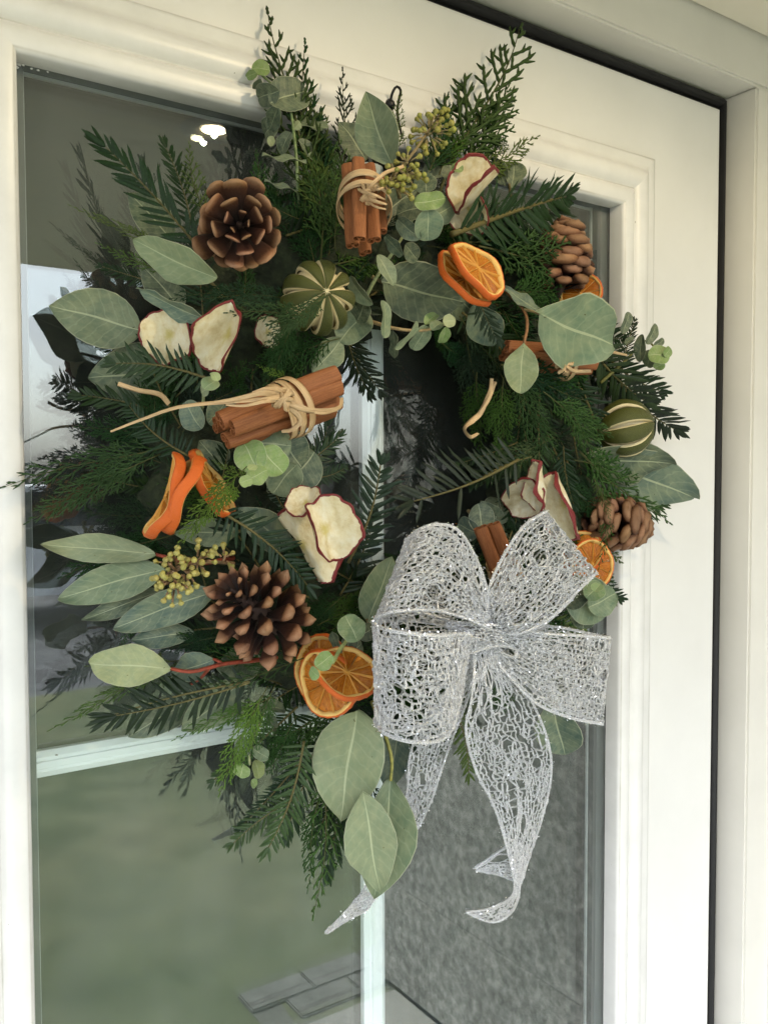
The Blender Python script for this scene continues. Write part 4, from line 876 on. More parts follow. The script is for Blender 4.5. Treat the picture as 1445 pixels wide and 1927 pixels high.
def cone(px, off, axis, size, label, style='round', n=62, open0=112, open1=14, tall=.9, wide=1.0, tint=1.0, bias=1.0):
    c = at(px[0], px[1], off); k = mpp(c); D = size*k           # size = photo pixels across
    t = thing('pine_cone', c, label, 'pine cone', 'pine cones on the wreath')
    axis = axis.normalized(); u = axis.orthogonal().normalized(); v = axis.cross(u)
    H = D*tall; mb = MB()
    mb.tube([axis*(H*(-.42+.84*i/8)) for i in range(9)], [D*.5*q for q in (.05, .16, .20, .20, .18, .15, .11, .08, .03)], 10)
    put(mb.mesh('core', M_CORE), 'core', t, Matrix.Translation(c))
    for i in range(n):
        s = (i+.5)/n; ph = i*2.399963+random.uniform(-.06, .06); rdir = u*math.cos(ph)+v*math.sin(ph)
        op = rad(open0+(open1-open0)*s**bias + random.uniform(-5, 5))
        d = axis*math.cos(op)+rdir*math.sin(op)
        L = D*.40*wide*(.42+.70*math.sin(PI*min(1, .16+s*.80)))*random.uniform(.93, 1.06)
        if style == 'closed': L *= .72
        a = H*(-.36+.70*s); b = c+axis*a+rdir*D*.06*(1-.7*s)
        up = (axis - d*axis.dot(d))
        if style != 'round': up = -up                               # keel on the side turned away from the tip
        if up.length < .05: up = rdir
        L *= random.uniform(.90, 1.08); d = (d+Vector((random.uniform(-1, 1), random.uniform(-1, 1), random.uniform(-1, 1)))*.07).normalized(); wd = L*random.uniform(.80, 1.05)*{'round': .54, 'point': .46, 'closed': 1.1}[style]
        if s > .9: wd *= .8
        q = random.uniform(.8, 1.18)*tint
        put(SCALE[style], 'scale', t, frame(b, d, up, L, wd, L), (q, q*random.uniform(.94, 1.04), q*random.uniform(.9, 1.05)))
    return t
def dirn(P, toward, right, up): return (tocam(P)*toward+_r*right-_d*up).normalized()
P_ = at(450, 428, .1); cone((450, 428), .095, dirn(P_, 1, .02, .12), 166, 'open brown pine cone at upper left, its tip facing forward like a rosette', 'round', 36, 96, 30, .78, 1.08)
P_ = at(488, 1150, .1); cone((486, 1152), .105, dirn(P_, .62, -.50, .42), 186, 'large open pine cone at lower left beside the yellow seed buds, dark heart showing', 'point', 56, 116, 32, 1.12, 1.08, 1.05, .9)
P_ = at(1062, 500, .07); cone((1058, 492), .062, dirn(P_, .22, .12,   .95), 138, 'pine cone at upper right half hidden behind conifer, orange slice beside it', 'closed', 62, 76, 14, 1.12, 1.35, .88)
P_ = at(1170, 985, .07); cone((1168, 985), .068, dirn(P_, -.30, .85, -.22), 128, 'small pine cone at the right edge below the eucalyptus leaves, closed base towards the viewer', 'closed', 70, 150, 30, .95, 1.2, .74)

# --- cinnamon sticks: double-scroll quills tied with raffia
def quill_mesh(seed):
    R = random.Random(seed); a = .5; cl = []
    turns = R.uniform(1.0, 1.2)*2*PI; N = 30
    for i in range(N): f = i/(N-1); th = PI/2+turns*(1-f); r = .21+.29*f; cl.append((-.36+r*math.cos(th), r*math.sin(th)*1.06))
    for i in range(N): f = i/(N-1); th = PI/2-turns*f; r = .5-.29*f; cl.append((.36+r*math.cos(th)*1, r*math.sin(th)*1.06))
    t = .05; inn, out = [], []
    for i, (x, y) in enumerate(cl):
        x0, y0 = cl[max(0, i-1)]; x1, y1 = cl[min(len(cl)-1, i+1)]; dx, dy = x1-x0, y1-y0; l = math.hypot(dx, dy) or 1
        out.append((x-dy/l*t, y+dx/l*t)); inn.append((x+dy/l*t, y-dx/l*t))
    loop = out+inn[::-1]; loop.append(loop[0]); mb = MB(); NS = 9; P = []
    cr, f1 = R.uniform(-.02, .02), R.uniform(0, 6)
    for s in range(NS+1):
        q = s/NS; sc = 1+.05*math.sin(q*7+f1)+(-.05 if s in (0, NS) else 0); oy = cr*math.sin(q*PI)
        P.append([(q-.5, (x*sc)*.5+oy, y*sc*.5) for x, y in loop])
    mb.grid(P)
    n = len(cl)
    for e, fl in ((0, False), (NS, True)):
        o = [P[e][i] for i in range(n)]; i_ = [P[e][2*n-1-i] for i in range(n)]
        mb.add(o+i_, [((i, i+1, n+i+1, n+i) if fl else (i, n+i, n+i+1, i+1)) for i in range(n-1)])
    return mb.mesh('cinnamon_quill', M_CINN)
QUILL = [quill_mesh(s) for s in range(4)]
def strip(mb, pts, wds, nrm, n=16, thick=.0004, twist=0.0):       # a flat band of raffia along pts
    C = catmull(pts, n); P = []
    for i, p in enumerate(C):
        t = (C[min(i+1, n-1)]-C[max(i-1, 0)]).normalized(); nn = nrm(p) if callable(nrm) else nrm
        nn = rot(nn, t, twist*math.sin(i/(n-1)*PI*1.3)); s = t.cross(nn); s = s.normalized() if s.length > .02 else t.orthogonal().normalized(); z = s.cross(t)
        f = i/(n-1); wv = wds[0]+(wds[1]-wds[0])*f if len(wds) == 2 else np.interp(f, np.linspace(0, 1, len(wds)), wds)
        wv *= .5; P.append([p-s*wv, p-s*wv*.4+z*wv*.14, p+s*wv*.3+z*wv*.04, p+s*wv, p-z*thick*2, p-s*wv])
    mb.grid(P)
def bundle(sticks, label, off, rr, tie=None, tails=(), knot=None, ordn=0):
    # sticks: (px0, px1, d_off0, d_off1, roll)
    c = at((sticks[0][0][0]+sticks[0][1][0])/2, (sticks[0][0][1]+sticks[0][1][1])/2, off)
    t = thing('cinnamon_bundle', c, label, 'cinnamon bundle', 'cinnamon bundles tied with raffia')
    axes = []
    for i, (a, b, oa, ob, rl) in enumerate(sticks):
        A, B = at(a[0], a[1], off+oa), at(b[0], b[1], off+ob); x = B-A; L = x.length; n = rot(tocam(A), x.normalized(), rl)
        q = random.uniform(.85, 1.15)
        put(QUILL[i % 4], 'cinnamon_stick', t, frame((A+B)/2, x, n, L, rr*2*random.uniform(.94, 1.06), rr*2), (q, q, q)); axes.append((A, B))
    if tie:
        f, wv, nw = tie                                           # position along the sticks, band width, number of wraps
        mid = [A.lerp(B, f) for A, B in axes]; cc = sum(mid, Vector())/len(mid); ax = (axes[0][1]-axes[0][0]).normalized()
        n0 = tocam(cc); n0 = (n0-ax*n0.dot(ax)).normalized(); s0 = ax.cross(n0)
        ru = max(abs((q-cc).dot(s0)) for q in mid)+rr*1.10; rv = max(abs((q-cc).dot(n0)) for q in mid)+rr*.95
        mb = MB()
        for w_ in range(nw):
            sh = (w_-(nw-1)/2)*wv*.8; ph = random.uniform(0, 6); tl = random.uniform(-.35, .35); P = []
            for k in range(29):
                th = 2*PI*k/28+ph; P.append(cc+ax*(sh+math.sin(th)*tl*wv*2)+s0*(ru+.0006*w_)*math.cos(th)+n0*(rv+.0006*w_)*math.sin(th))
            strip(mb, P, (wv, wv*.9), lambda p: (p-cc-ax*(p-cc).dot(ax)).normalized(), 40)
        o0 = cc
        mb.v = [tuple(Vector(q)-o0) for q in mb.v]
        tie_o = put(mb.mesh('raffia_tie', M_RAFF), 'raffia_tie', t, Matrix.Translation(o0))
        if knot:
            kc = at(*knot[:3]); ks = knot[3]*mpp(kc); mb = MB()
            for j in range(7):
                th = random.uniform(0, 6.28); e = (_r*math.cos(th)-_d*math.sin(th)); g = tocam(kc)
                a, b = kc-e*ks*random.uniform(.6, 1), kc+e*ks*random.uniform(.6, 1); sidew = e.cross(g)*ks*random.uniform(-.6, .6)
                strip(mb, [a-g*ks*.5, a+sidew+g*ks*.35, kc+g*ks*.8+sidew*.3, b-sidew+g*ks*.35, b-g*ks*.5], (ks*.34, ks*.40), g, 14, .0004, 30)
            mb.v = [tuple(Vector(q)-kc) for q in mb.v]
            put(mb.mesh('knot', M_RAFF), 'knot', tie_o, Matrix.Translation(kc))
        for (pts, w0, w1, tw) in tails:
            Q = [at(*p) for p in pts]; k = mpp(Q[0]); mb = MB()
            strip(mb, [q-Q[0] for q in Q], (w0*k*.78, w1*k*.78), lambda p: tocam(Q[0]), 22, .0003, tw)
            put(mb.mesh('raffia_end', M_RAFF), 'raffia_end', tie_o, Matrix.Translation(Q[0]))
    return t
# top bundle
bundle([((655, 312), (664, 462), -.006, .022, 10), ((674, 300), (676, 450), .008, .034, -8), ((694, 312), (704, 452), .000, .026, 15), ((664, 320), (688, 476), -.014, .010, 25), ((712, 335), (716, 436), -.010, .010, 0)],
       'upright cinnamon bundle at the top of the wreath, raffia ends brushed to the right', (.100), .0054, (.48, .0045, 4), [([(690, 360, .128), (702, 345, .135), (725, 325, .135), (760, 312, .13)], 11, 8, 20), ([(688, 372, .13), (705, 378, .138), (728, 384, .138)], 12, 5, 25), ([(685, 362, .13), (704, 366, .14), (724, 375, .138)], 11, 4, -30), ([(690, 375, .13), (706, 388, .136), (726, 393, .136)], 9, 4, 40), ([(695, 356, .13), (710, 356, .14), (722, 352, .14)], 9, 4, 20)], (690, 364, .127, 20))
# left bundle
bundle([((414, 792), (634, 703), .010, .010, -10), ((436, 806), (640, 728), .016, .010, 20), ((424, 830), (636, 756), .006, .002, -25), ((404, 800), (618, 716), -.010, -.010, 45), ((446, 838), (628, 772), -.008, -.008, 60)],
       'cinnamon bundle lying across the left, long pale raffia streaming leftwards', .108, .0066, (.53, .0050, 3),
       [([(535, 745, .138), (500, 750, .145), (440, 755, .14), (340, 765, .125), (270, 788, .11), (208, 812, .10)], 14, 5, 30), ([(530, 740, .138), (490, 740, .148), (445, 750, .142), (400, 757, .135)], 20, 5, -30), ([(528, 750, .137), (495, 755, .147), (460, 763, .142), (425, 762, .138)], 16, 4, 20), ([(540, 735, .138), (505, 730, .145), (475, 738, .142)], 16, 4, 10),
        ([(545, 760, .138), (580, 772, .142), (620, 772, .135), (640, 765, .125), (643, 748, .118)], 15, 9, 20), ([(545, 765, .137), (565, 790, .138), (550, 808, .132), (530, 812, .125)], 16, 8, 20), ([(548, 755, .138), (600, 777, .14), (635, 772, .13)], 10, 5, -20),
        ([(222, 722, .075), (260, 734, .08), (300, 742, .08), (318, 760, .078)], 11, 13, 15)], (532, 752, .138, 20))
# right bundle behind the big leaf
bundle([((952, 652), (1125, 662), .006, .002, 0), ((962, 668), (1120, 686), .008, .004, 15), ((945, 668), (1105, 690), -.006, -.006, 30), ((960, 690), (1110, 694), -.008, -.004, 0)],
       'cinnamon bundle on the right tucked behind the broad eucalyptus leaf', .085, .0060, (.62, .005, 3), [([(1060, 685, .11), (1080, 698, .113), (1112, 698, .108)], 11, 8, 20), ([(1056, 680, .112), (1062, 692, .116), (1050, 702, .112)], 10, 8, 30), ([(1145, 660, .10), (1160, 664, .10), (1180, 668, .095)], 8, 5, 10), ([(925, 712, .10), (922, 735, .10), (905, 775, .095), (890, 790, .095)], 9, 14, 10), ([(932, 718, .10), (920, 750, .10), (902, 778, .095)], 8, 10, -15), ([(890, 790, .095), (874, 806, .095), (885, 822, .09), (900, 815, .088)], 15, 8, 50)], (1062, 686, .11, 15))
# bundle above the bow
bundle([((903, 992), (945, 1100), .008, .008, 0), ((928, 985), (968, 1090), .010, .008, 10), ((915, 990), (958, 1100), -.006, -.006, 30)],
       'short cinnamon bundle poking out above the silver bow', .085, .0064, (.80, .006, 3), [([(930, 1075, .105), (950, 1055, .108), (965, 1040, .10)], 10, 7, 10)], None)

# --- dried citrus slices
def citrus_meshes(seed, nseg=10):
    R = random.Random(seed); f1, f2 = R.uniform(0, 6), R.uniform(0, 6); wa = R.uniform(.05, .10)
    def warp(r, th, z):
        rr = r*(1+.035*math.sin(2*th+f1)+.02*math.sin(3*th+f2)); zz = z + wa*r*r*math.sin(2*th+f1) + .03*r*math.sin(5*th+f2)
        return (rr*math.cos(th), rr*math.sin(th), zz)
    n = 60; H = .095
    rind = MB(); P = []
    for i in range(n+1):
        th = 2*PI*i/n; b = 1+.012*math.sin(23*th+f1)
        P.append([warp(r*b, th, z) for r, z in ((.93, H), (.965, H*1.02), (.99, H*.75), (1.0, H*.3), (1.0, -H*.3), (.99, -H*.75), (.965, -H*1.02), (.93, -H))])
    rind.grid(P, flip=True)
    pith = MB(); P = []
    for i in range(n+1):
        th = 2*PI*i/n; j = .018*math.sin(nseg*th)+.014*math.sin(3*th+f2)+.010*math.sin(17*th+f1)
        P.append([warp(r, th, z) for r, z in ((.94, H*.98), (.915, H*1.05), (.875+j, H*.92), (.845+j, H*.42), (.835+j, 0), (.845+j, -H*.42), (.875+j, -H*.92), (.915, -H*1.05), (.94, -H*.98))])
    pith.grid(P, flip=True)
    for s in range(nseg):                                        # thin walls between the segments, and the pale heart
        th = 2*PI*s/nseg; P = []
        for r in (.05, .25, .5, .72, .87):
            wv = (.007+.003*math.sin(s*2.3+r*9))/r if r > .1 else .2
            P.append([warp(r, th-wv, -.04), warp(r, th-wv*.6, .062+.02*r), warp(r, th+wv*.6, .062+.02*r), warp(r, th+wv, -.04)])
        pith.grid(P, flip=False, mi=1)
    P = [[warp(r, 2*PI*i/14, z) for r, z in ((.0, .075), (.045, .07), (.075, .03), (.07, -.05), (0, -.06))] for i in range(15)]
    pith.grid(P, flip=True, mi=1)
    segs = []
    for s in range(nseg):
        a0, a1 = 2*PI*s/nseg+.035, 2*PI*(s+1)/nseg-.035; sg = MB(); dp = R.uniform(-.022, .010)
        for top in (1, -1):
            P = []; uv = []
            for i in range(8):
                r = .10+.755*i/7; row = []
                for k in range(7):
                    g = k/6; e = abs(2*g-1); aa = (a0+a1)/2+(a1-a0)*(g-.5)*(1 if i else .9)
                    edge = max(e**4, (abs(2*i/7-1))**6); z = (.045+dp)*(1-edge*.8)+R.uniform(-.016, .012)
                    row.append(warp(r*(1-.05*(i == 7)*e**2), aa, top*z)); uv.append((i/7, g+s))
                P.append(row)
            sg.grid(P, False, uv, 0, top > 0)
            sg.f = sg.f
        segs.append(sg.mesh('orange_segment', M_SEG))
    return rind.mesh('orange_rind', M_RIND), pith.mesh('orange_pith', [M_PITH, M_WALL]), segs
CIT = [citrus_meshes(1, 10), citrus_meshes(2, 9), citrus_meshes(3, 11)]
def orange(px, off, r, tilt, ang, spin, var, label, ratio=1.0, th=1.0):
    c = at(px[0], px[1], off); k = mpp(c); n = lean(c, tilt, ang); R_ = r*k
    t = thing('orange_slice', c, label, 'orange slice', 'dried orange slices on the wreath')
    e = rot((_r-n*_r.dot(n)).normalized(), n, spin); M = frame(c, e, n, R_, R_*ratio, R_*th)
    ri, pi_, sg = CIT[var]
    put(ri, 'rind', t, M); put(pi_, 'pith', t, M)
    for s in sg: put(s, 'segment', t, M)
    return t
orange((898, 505), .118, 68, 68, 45, 20, 0, 'front one of two dried orange slices at the upper right, its face catching light', 1.0)
orange((872, 526), .108, 66, 74, 45, 80, 1, 'dried orange slice tucked behind the left of another at upper right, mostly rind', 1.0)
orange((1092, 553), .066, 41, 18, 120, 40, 2, 'dried orange slice at right wedged between the half hidden pine cone and broad leaf')
orange((316, 936), .105, 82, 87, 160, 10, 0, 'leftmost dried orange slice, edge on, left of the bright green cypress tip', 1.0, 1.35)
orange((343, 928), .110, 82, 86, 157, 60, 1, 'middle of three edge-on dried orange slices at left, showing a red-orange rind', 1.0, 1.4)
orange((396, 908), .100, 70, 76, 28, 30, 2, 'dried orange slice standing edge on behind the bright green cypress tip', 1.0, 1.1)
orange((606, 1262), .100, 68, 40, 190, 15, 1, 'rearmost of three dried orange slices left of the bow, upper left rim showing')
orange((616, 1285), .112, 66, 38, 215, 70, 0, 'lower dried orange slice left of the bow hanging beneath the tilted one')
orange((652, 1266), .132, 64, 44, 62, 35, 2, 'front tilted dried orange slice left of the bow with green sprig on it')
orange((1114, 1062), .075, 47, 30, 20, 50, 0, 'dried orange slice on the right partly hidden behind the silver bow')
orange((1092, 1040), .062, 45, 30, 100, 5, 1, 'dark dried orange slice under the apple slice, barely showing beside the bow')

# --- dried apple slices: curled flesh with a red skin rim
def apple_meshes(seed, bend, curl):
    R = random.Random(seed); f1, f2, f3 = (R.uniform(0, 6) for _ in range(3))
    def rr(th): return 1-.16*math.exp(-((th-PI/2)/.34)**2)-.10*math.exp(-((th-3*PI/2)/.30)**2)+.035*math.sin(3*th+f1)+.022*math.sin(7*th+f2)+.014*math.sin(13*th+f3)
    def z0(x, y): return bend*x*x + curl*y*y*(.6+.4*math.sin(x*2+f2)) + .055*math.sin(3.1*x+f1)*math.cos(2.7*y+f3)+.035*math.sin(7*x+f2)*math.sin(6*y+f1)+.10*(x*x+y*y)**1.5*math.sin(4*math.atan2(y, x)+f3)
    n = 56; fl = MB(); sk = MB(); T = .052
    for top in (1, -1):
        P = []
        for i in range(n+1):
            th = 2*PI*(i % n)/n; row = []
            for j in range(10):
                r = rr(th)*(j/9)*.985; x, y = r*math.cos(th), r*math.sin(th); dep = .028*math.exp(-((x/.13)**2+((y)/.26)**2))
                row.append((x, y, z0(x, y)+top*(T-dep)+.012*math.sin(11*x+f3+top)*math.sin(9*y+f1)))
            P.append(row)
        fl.grid(P, flip=(top > 0))
    P = []
    for i in range(n+1):
        th = 2*PI*(i % n)/n; row = []
        for (k, z) in ((.965, T*1.15), (1.0, T*1.35), (1.035, T*.7), (1.045, 0), (1.035, -T*.7), (1.0, -T*1.35), (.965, -T*1.15)):
            q = rr(th)*k*(1+.012*math.sin(19*th+f2)*math.sin(5*th+f1)); z *= 1+.35*math.sin(6*th+f2)+.2*math.sin(15*th+f3); x, y = q*math.cos(th), q*math.sin(th); row.append((x, y, z0(x, y)+z+.012*math.sin(9*th+f1)))
        P.append(row)
    sk.grid(P, flip=True)
    return fl.mesh('apple_flesh', M_APPLE), sk.mesh('apple_skin', M_SKIN)
def core_mesh():                    # star-shaped seed chamber left in the middle
    mb = MB(); pts = []
    for k in range(10):
        th = 2*PI*k/10; r = .17 if k % 2 == 0 else .07; pts.append((r*.8*math.cos(th), r*math.sin(th), .0))
    mb.add(pts+[(0, 0, -.02)], [(k, (k+1) % 10, 10) for k in range(10)]); return mb.mesh('apple_core', M_LIMEC)
def apple(px, off, r, ratio, tilt, ang, spin, bend, curl, label, seed):
    c = at(px[0], px[1], off); k = mpp(c); n = lean(c, tilt, ang); R_ = r*k
    t = thing('apple_slice', c, label, 'apple slice', 'dried apple slices on the wreath')
    e = rot((_r-n*_r.dot(n)).normalized(), n, spin); M = frame(c, e, n, R_*ratio, R_, R_)
    a, b = apple_meshes(seed, bend, curl); put(a, 'flesh', t, M); put(b, 'skin', t, M); return t
apple((898, 362), .098, 56, .56, 40, 110, -50, 1.2, .35, 'folded dried apple slice at the top right with a long red skin fold', 1)
apple((884, 398), .086, 46, .8, 25, 250, 20, .3, .2, 'lower dried apple slice of the pair at top right, above the dark fir sprig', 2)
apple((320, 632), .080, 56, .88, 28, 160, 20, .35, .25, 'broad dried apple slice at left under the eucalyptus leaves', 3)
apple((428, 632), .112, 74, .52, 30, 205, -27, .95, .25, 'curled dried apple slice at left, standing on edge with red skin to the left', 4)
apple((503, 626), .070, 36, .7, 30, 60, 0, .3, .2, 'dried apple slice half buried in cypress under the lime', 10)
apple((572, 1028), .106, 88, .46, 38, 215, 33, -.9, .2, 'long dried apple slice in the centre lying behind the broad one', 5)
apple((608, 998), .125, 66, .76, 30, 15, 24, .85, .35, 'broad yellow dried apple slice in the centre facing forward', 6)
apple((574, 948), .110, 40, .8, 45, 110, -20, .4, .2, 'small dried apple slice in the centre peeping over the top of the broad one', 7)
apple((988, 932), .086, 50, .75, 40, 240, -30, .35, .3, 'dried apple slice at right below the fir sprig, red skin underneath', 8)
apple((1020, 912), .100, 56, .30, 50, 200, 12, .5, .2, 'narrow dried apple slice at right standing on edge between two others', 9)
apple((1064, 950), .098, 72, .40, 40, 205, 33, .5, .2, 'long pale dried apple slice at right leaning beside the pine cone', 11)

# --- dried green limes, slit from pole to pole
def lime(px, off, r, axis, label, ng=9, flat=.9, phase=0.0, eq=.88):
    c = at(px[0], px[1], off); k = mpp(c); R_ = r*k
    t = thing('dried_lime', c, label, 'lime', 'dried whole limes on the wreath')
    M = frame(c, axis.orthogonal(), axis.normalized(), R_, R_, R_*flat)
    # flesh core seen through the slits
    mb = MB(); P = []
    for i in range(ng*6+1):
        th = 2*PI*i/(ng*6); P.append([((.80+.05*math.cos(ng*th+PI))*math.cos(a)*math.cos(th), (.80+.05*math.cos(ng*th+PI))*math.cos(a)*math.sin(th), .92*math.sin(a)) for a in [(-.5+q/14)*PI for q in range(15)]])
    mb.grid(P, flip=False); put(mb.mesh('flesh', M_LIMEF), 'flesh', t, M)
    for s in range(ng):
        w0 = 2*PI/ng*random.uniform(.30, .39); cth = 2*PI*s/ng+phase+random.uniform(-.05, .05); mb = MB(); NA, NB = 16, 9; bul = random.uniform(.98, 1.05)
        O_, I_ = [], []
        for i in range(NA+1):
            lat = (-.485+.97*i/NA)*PI; ro, ri = [], []
            hw_ = w0*(eq+.3*abs(math.sin(lat))**2.5)
            for j in range(NB):
                g = 2*j/(NB-1)-1; th = cth+g*hw_; edge = abs(g)**3
                R0 = bul*(1-.02*edge)*(1+.03*(1-g*g)); R1 = R0-.13*(1-.2*edge)
                wob = .008*math.sin(lat*9+s)+.006*math.sin(th*13)
                for RR, row in ((R0+wob, ro), (R1, ri)): row.append((RR*math.cos(lat)*math.cos(th), RR*math.cos(lat)*math.sin(th), RR*math.sin(lat)*.98))
            O_.append(ro); I_.append(ri)
        mb.grid(O_, flip=True, mi=0); mb.grid(I_, mi=1)
        for j, fl in ((0, False), (NB-1, True)):
            ed = []
            for i in range(NA+1):
                a, b = Vector(O_[i][j]), Vector(I_[i][j]); out_ = Vector((-math.sin(cth), math.cos(cth), 0))*(.030 if j else -.030)*math.cos((-.485+.97*i/NA)*PI)
                ed.append([a, a.lerp(b, .35)+out_, b+out_*1.4])
            mb.grid(ed, mi=1, flip=fl)
        put(mb.mesh('peel', [M_LIMEP, M_LIMEF]), 'peel', t, M)
    for z in (.985, -.985):
        mb = MB(); mb.add([(.10*math.cos(2*PI*q/8), .10*math.sin(2*PI*q/8), z) for q in range(8)]+[(0, 0, z*1.02)], [(q, (q+1) % 8, 8) if z > 0 else ((q+1) % 8, q, 8) for q in range(8)])
        put(mb.mesh('stalk_scar', M_LIMEF), 'stalk_scar', t, M)
    return t
P_ = at(598, 560, .1); lime((598, 561), .098, 69, dirn(P_, .86, .22, .18), 'dark green dried lime at upper left with cream slits radiating from its top', 9, .95, .2)
P_ = at(1180, 805, .06); lime((1176, 806), .064, 53, dirn(P_, .16, 1.0, .22), 'dried lime at the right edge lying on its side, pale slits running lengthwise', 8, .98, .35, 1.12)

# --- silver net ribbon: open mesh of glitter thread tied in a bow
def net(mb, fl, S, nu, nv, rad_, drop, rngseed, jitter=.36, holes=0, flakes=0, sel=True, patch=None):
    R = random.Random(rngseed); node = {}
    hole = [(R.uniform(0, 1), R.uniform(.06, .94), R.uniform(.5, 1.5)) for _ in range(holes)]
    def pos(i, j):
        if (i, j) not in node:
            u = (i+R.uniform(-jitter, jitter))/nu; v = (j+.5*(i % 2)*0+R.uniform(-jitter, jitter))/nv
            u = min(1, max(0, u)); v = min(1, max(0, v))
            if j == 0: v = 0
            if j == nv: v = 1
            for hu, hv, hr in hole:                                # push threads aside to leave the bigger eyes
                du, dv = (u-hu)*nu/1.5, (v-hv)*nv; d = math.hypot(du, dv)
                if 1e-4 < d < hr*1.7: k = (hr*1.7-d)*.55/d; u += du*k*1.5/nu; v += dv*k/nv
            node[(i, j)] = S(min(1, max(0, u)), min(1, max(0, v))) + Vector((R.gauss(0, 1), R.gauss(0, 1), R.gauss(0, 1)))*.00035
        return node[(i, j)]
    def edge(a, b):
        p, q = pos(*a), pos(*b); L = (q-p).length
        if L < 1e-5: return
        if patch:
            uu, vv = a[0]/nu, a[1]/nv
            if math.sin(uu*nu*.33+rngseed)*math.cos(vv*nv*.45+rngseed*2)+math.sin(uu*nu*.15-vv*nv*.2+rngseed*3)*.7 < patch: return
        r = rad_*R.uniform(.65, 1.3); mid = p.lerp(q, .5)+Vector((R.gauss(0, 1), R.gauss(0, 1), R.gauss(0, 1)))*L*.05
        mb.tube([p, mid, q], [r, r*R.uniform(.75, 1.15), r], 3, False)
        if R.random() < flakes:
            c = p.lerp(q, R.random()); a = Vector((R.gauss(0, 1), R.gauss(0, 1), R.gauss(0, 1))).normalized(); b = a.orthogonal().normalized(); c2 = a.cross(b); s = R.uniform(.00025, .00055); c = c+a*rad_
            fl.add([c+b*s, c+c2*s, c-b*s, c-c2*s], [(0, 1, 2, 3)])
    for i in range(nu+1):
        for j in range(nv+1):
            if i < nu and R.random() > drop*.35: edge((i, j), (i+1, j))
            if j < nv and (i+j) % 2 == 0 and R.random() > drop: edge((i, j), (i, j+1))
    if sel:
        for v in (0.0, 1.0):
            for d in (0, .010):
                pts = [S(q/(nu*2), abs(v-d)) for q in range(nu*2+1)]; mb.tube(pts, rad_*1.15, 4, False)
                for q in range(int(nu*5*flakes*2)):
                    c = pts[R.randrange(len(pts))]+Vector((R.gauss(0, 1), R.gauss(0, 1), R.gauss(0, 1)))*rad_*1.5; a = Vector((R.gauss(0, 1), R.gauss(0, 1), R.gauss(0, 1))).normalized(); b = a.orthogonal().normalized(); c2 = a.cross(b); s = R.uniform(.0003, .0006)
                    fl.add([c+b*s, c+c2*s, c-b*s, c-c2*s], [(0, 1, 2, 3)])
def surface(Lp, Rp, bulge=0.0, wr=0.0, seed=0):
    n = 60; A = catmull([at(*p) for p in Lp], n); B = catmull([at(*p) for p in Rp], n); f = seed*1.7
    def S(u, v):
        x = u*(n-1); i = min(n-2, int(x)); k = x-i; a = A[i].lerp(A[i+1], k); b = B[i].lerp(B[i+1], k); p = a.lerp(b, v)
        nn = tocam(p); w_ = (b-a).length
        return p+nn*(bulge*w_*math.sin(PI*v)+wr*w_*math.sin(v*13+f+u*2)*max(0, 1-u*2.2))
    S.len = sum((A[i+1].lerp(B[i+1], .5)-A[i].lerp(B[i], .5)).length for i in range(n-1)); S.wid = max((A[i]-B[i]).length for i in range(n))
    return S
BOWC = at(905, 1190, .14)
bow = thing('ribbon_bow', BOWC, 'large silver glitter net ribbon bow with two long tails, lower right of wreath', 'bow')
def ribbon(name, surfs, seed, dens=1.0, holes=1.0, flakes=.34, drop=.10):
    mb, fl = MB(), MB()
    for k, S in enumerate(surfs):
        nv = max(5, int(S.wid/.0038*dens)); nu = max(8, int(S.len/.0028*dens*(.66 if holes > 1.2 else 1)))
        net(mb, fl, S, nu, nv, .00074, drop, seed*31+k, .34, int(nu*nv*.030*holes), flakes)
        net(mb, fl, S, int(nu*1.25), int(nv*1.35), .00046, .15, seed*31+k+900, .40, int(nu*nv*.02*holes), flakes*.6, False, (.22 if holes > 1.2 else .08) if k == 0 else .5)
    for b in (mb, fl): b.v = [tuple(Vector(q)-BOWC) for q in b.v]
    o = put(mb.mesh('ribbon_net', M_SILV), name, bow, Matrix.Translation(BOWC))
    put(fl.mesh('glitter', M_FLAKE, False), 'glitter', o, Matrix.Translation(BOWC), None, 'stuff')
    return o
# upper left loop: front face, then back behind it
ribbon('loop', [surface([(932, 1178, .150), (908, 1080, .165), (868, 1003, .175), (826, 986, .178), (788, 996, .172), (764, 1016, .155)], [(928, 1188, .150), (880, 1165, .170), (820, 1150, .185), (760, 1150, .190), (718, 1158, .180), (703, 1172, .160)], .03, .03, 1),
                surface([(764, 1016, .155), (785, 1000, .135), (820, 995, .125), (870, 1030, .125), (925, 1175, .135)], [(703, 1172, .160), (720, 1170, .135), (780, 1170, .125), (850, 1180, .125), (915, 1195, .135)], -.02, 0, 2)], 1)
# lower left loop: a barrel, open at the top
ribbon('loop', [surface([(892, 1195, .155), (868, 1192, .180), (820, 1195, .205), (760, 1190, .205), (715, 1180, .190), (702, 1172, .170)], [(880, 1230, .150), (865, 1330, .175), (840, 1388, .200), (780, 1398, .205), (725, 1382, .190), (706, 1360, .165)], .0, .03, 3),
                surface([(702, 1172, .170), (715, 1158, .145), (770, 1148, .130), (840, 1165, .130), (890, 1190, .140)], [(706, 1360, .165), (715, 1370, .140), (760, 1375, .130), (830, 1340, .130), (880, 1230, .140)], 0, 0, 4)], 2)
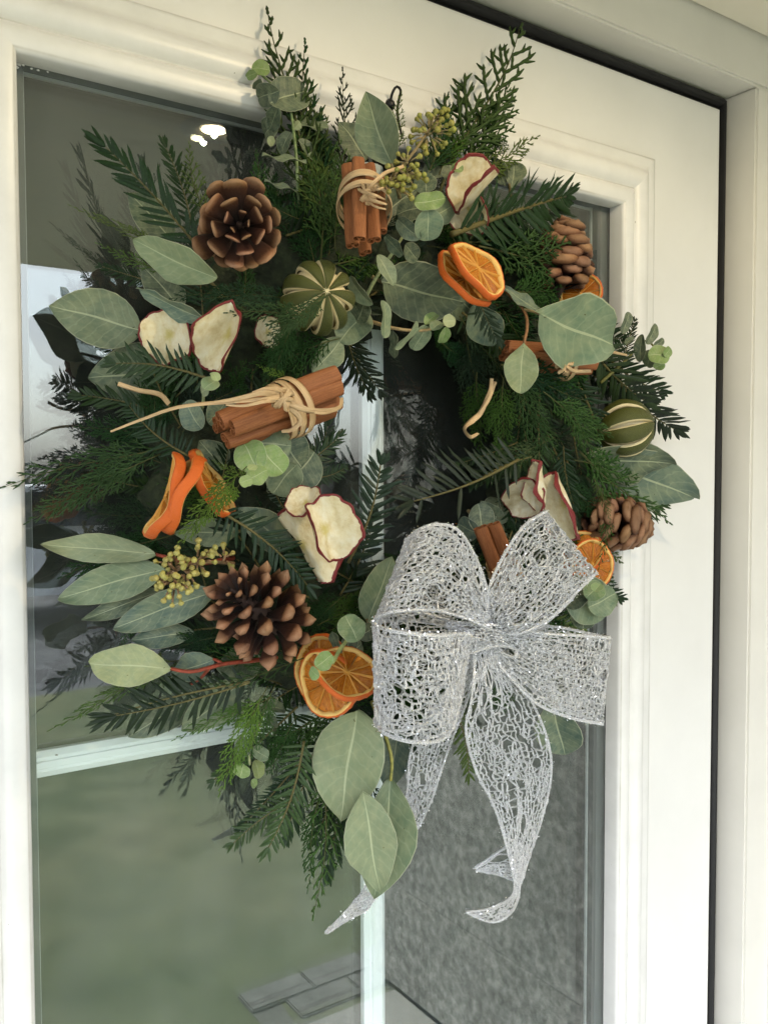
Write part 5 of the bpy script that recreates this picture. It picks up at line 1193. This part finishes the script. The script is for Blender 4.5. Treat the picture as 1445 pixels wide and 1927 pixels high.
# upper right loop
ribbon('loop', [surface([(905, 1165, .150), (918, 1110, .160), (950, 1040, .165), (990, 985, .165), (1028, 962, .155)], [(935, 1195, .150), (985, 1190, .165), (1040, 1160, .170), (1085, 1115, .168), (1123, 1078, .155)], .05, .03, 5),
                surface([(1028, 962, .155), (1015, 968, .135), (975, 1015, .125), (940, 1080, .125), (908, 1165, .135)], [(1123, 1078, .155), (1100, 1098, .135), (1060, 1145, .125), (1000, 1190, .125), (935, 1195, .135)], 0, 0, 6)], 3)
# right loop
ribbon('loop', [surface([(915, 1180, .148), (970, 1185, .158), (1040, 1193, .162), (1100, 1196, .160), (1148, 1200, .145)], [(910, 1215, .148), (955, 1270, .158), (1010, 1325, .160), (1075, 1352, .158), (1134, 1364, .143)], .05, .04, 7),
                surface([(1148, 1200, .145), (1110, 1192, .125), (1050, 1180, .115), (985, 1178, .120), (915, 1185, .135)], [(1134, 1364, .143), (1100, 1350, .122), (1030, 1320, .115), (965, 1265, .120), (910, 1215, .135)], 0, 0, 8)], 4)
# long tail with a swallow-cut end
ribbon('tail', [surface([(888, 1205, .150), (892, 1260, .155), (886, 1320, .150), (876, 1375, .140), (895, 1450, .125), (930, 1520, .110), (952, 1590, .100), (968, 1662, .095)], [(918, 1205, .150), (950, 1260, .155), (995, 1310, .150), (1030, 1390, .140), (1037, 1460, .125), (1020, 1540, .110), (1000, 1600, .100), (980, 1664, .095)], .04, .04, 9),
                surface([(967, 1655, .095), (966, 1680, .098), (950, 1698, .104), (915, 1712, .110), (877, 1717, .112)], [(979, 1658, .095), (974, 1695, .098), (958, 1722, .104), (925, 1736, .110), (879, 1720, .112)], .05, 0, 10),
                surface([(958, 1590, .098), (925, 1612, .085), (894, 1635, .078)], [(972, 1660, .095), (935, 1646, .085), (896, 1639, .078)], 0, 0, 11)], 5, 1.05, 1.25, .3, .10)
# second tail, behind the hanging leaves
ribbon('tail', [surface([(880, 1215, .145), (850, 1290, .120), (790, 1370, .105), (770, 1430, .098), (766, 1490, .092), (745, 1580, .085), (695, 1660, .080), (652, 1715, .085), (612, 1755, .088)], [(900, 1215, .145), (885, 1300, .120), (855, 1380, .105), (830, 1450, .098), (812, 1505, .092), (780, 1570, .085), (700, 1700, .080), (660, 1728, .085), (614, 1757, .088)], .04, .03, 12)], 6, 1.05, 1.1, .3, .12)
# gathered knot
ribbon('knot', [surface([(840, 1172, .166), (880, 1172, .160), (930, 1176, .158), (985, 1180, .152)], [(858, 1240, .160), (890, 1228, .158), (935, 1216, .158), (985, 1222, .152)], .05, .12, 14)], 7, 1.2, .2, .3, .12)

# --- hook over the door edge of the moulding with its wire
hk = thing('wreath_hook', at(742, 190, .01), 'small black hook and wire on the door above the wreath', 'hook')
mb = MB(); c0 = at(733, 197, .016)
mb.tube([at(733, 197, .002)-c0, at(733, 197, .013)-c0, at(733, 197, .0155)-c0], [.0022, .0046, .003], 12); put(mb.mesh('hook_knob', M_HOOK), 'hook_knob', hk, Matrix.Translation(c0))
mb = MB(); mb.tube([q-c0 for q in catmull([at(733, 197, .012), at(738, 175, .016), at(746, 162, .018), (at(754, 170, .02)), at(750, 190, .022), at(748, 215, .025), at(757, 260, .03)], 30)], .0011, 6); put(mb.mesh('hook_wire', M_HOOK), 'hook_wire', hk, Matrix.Translation(c0))
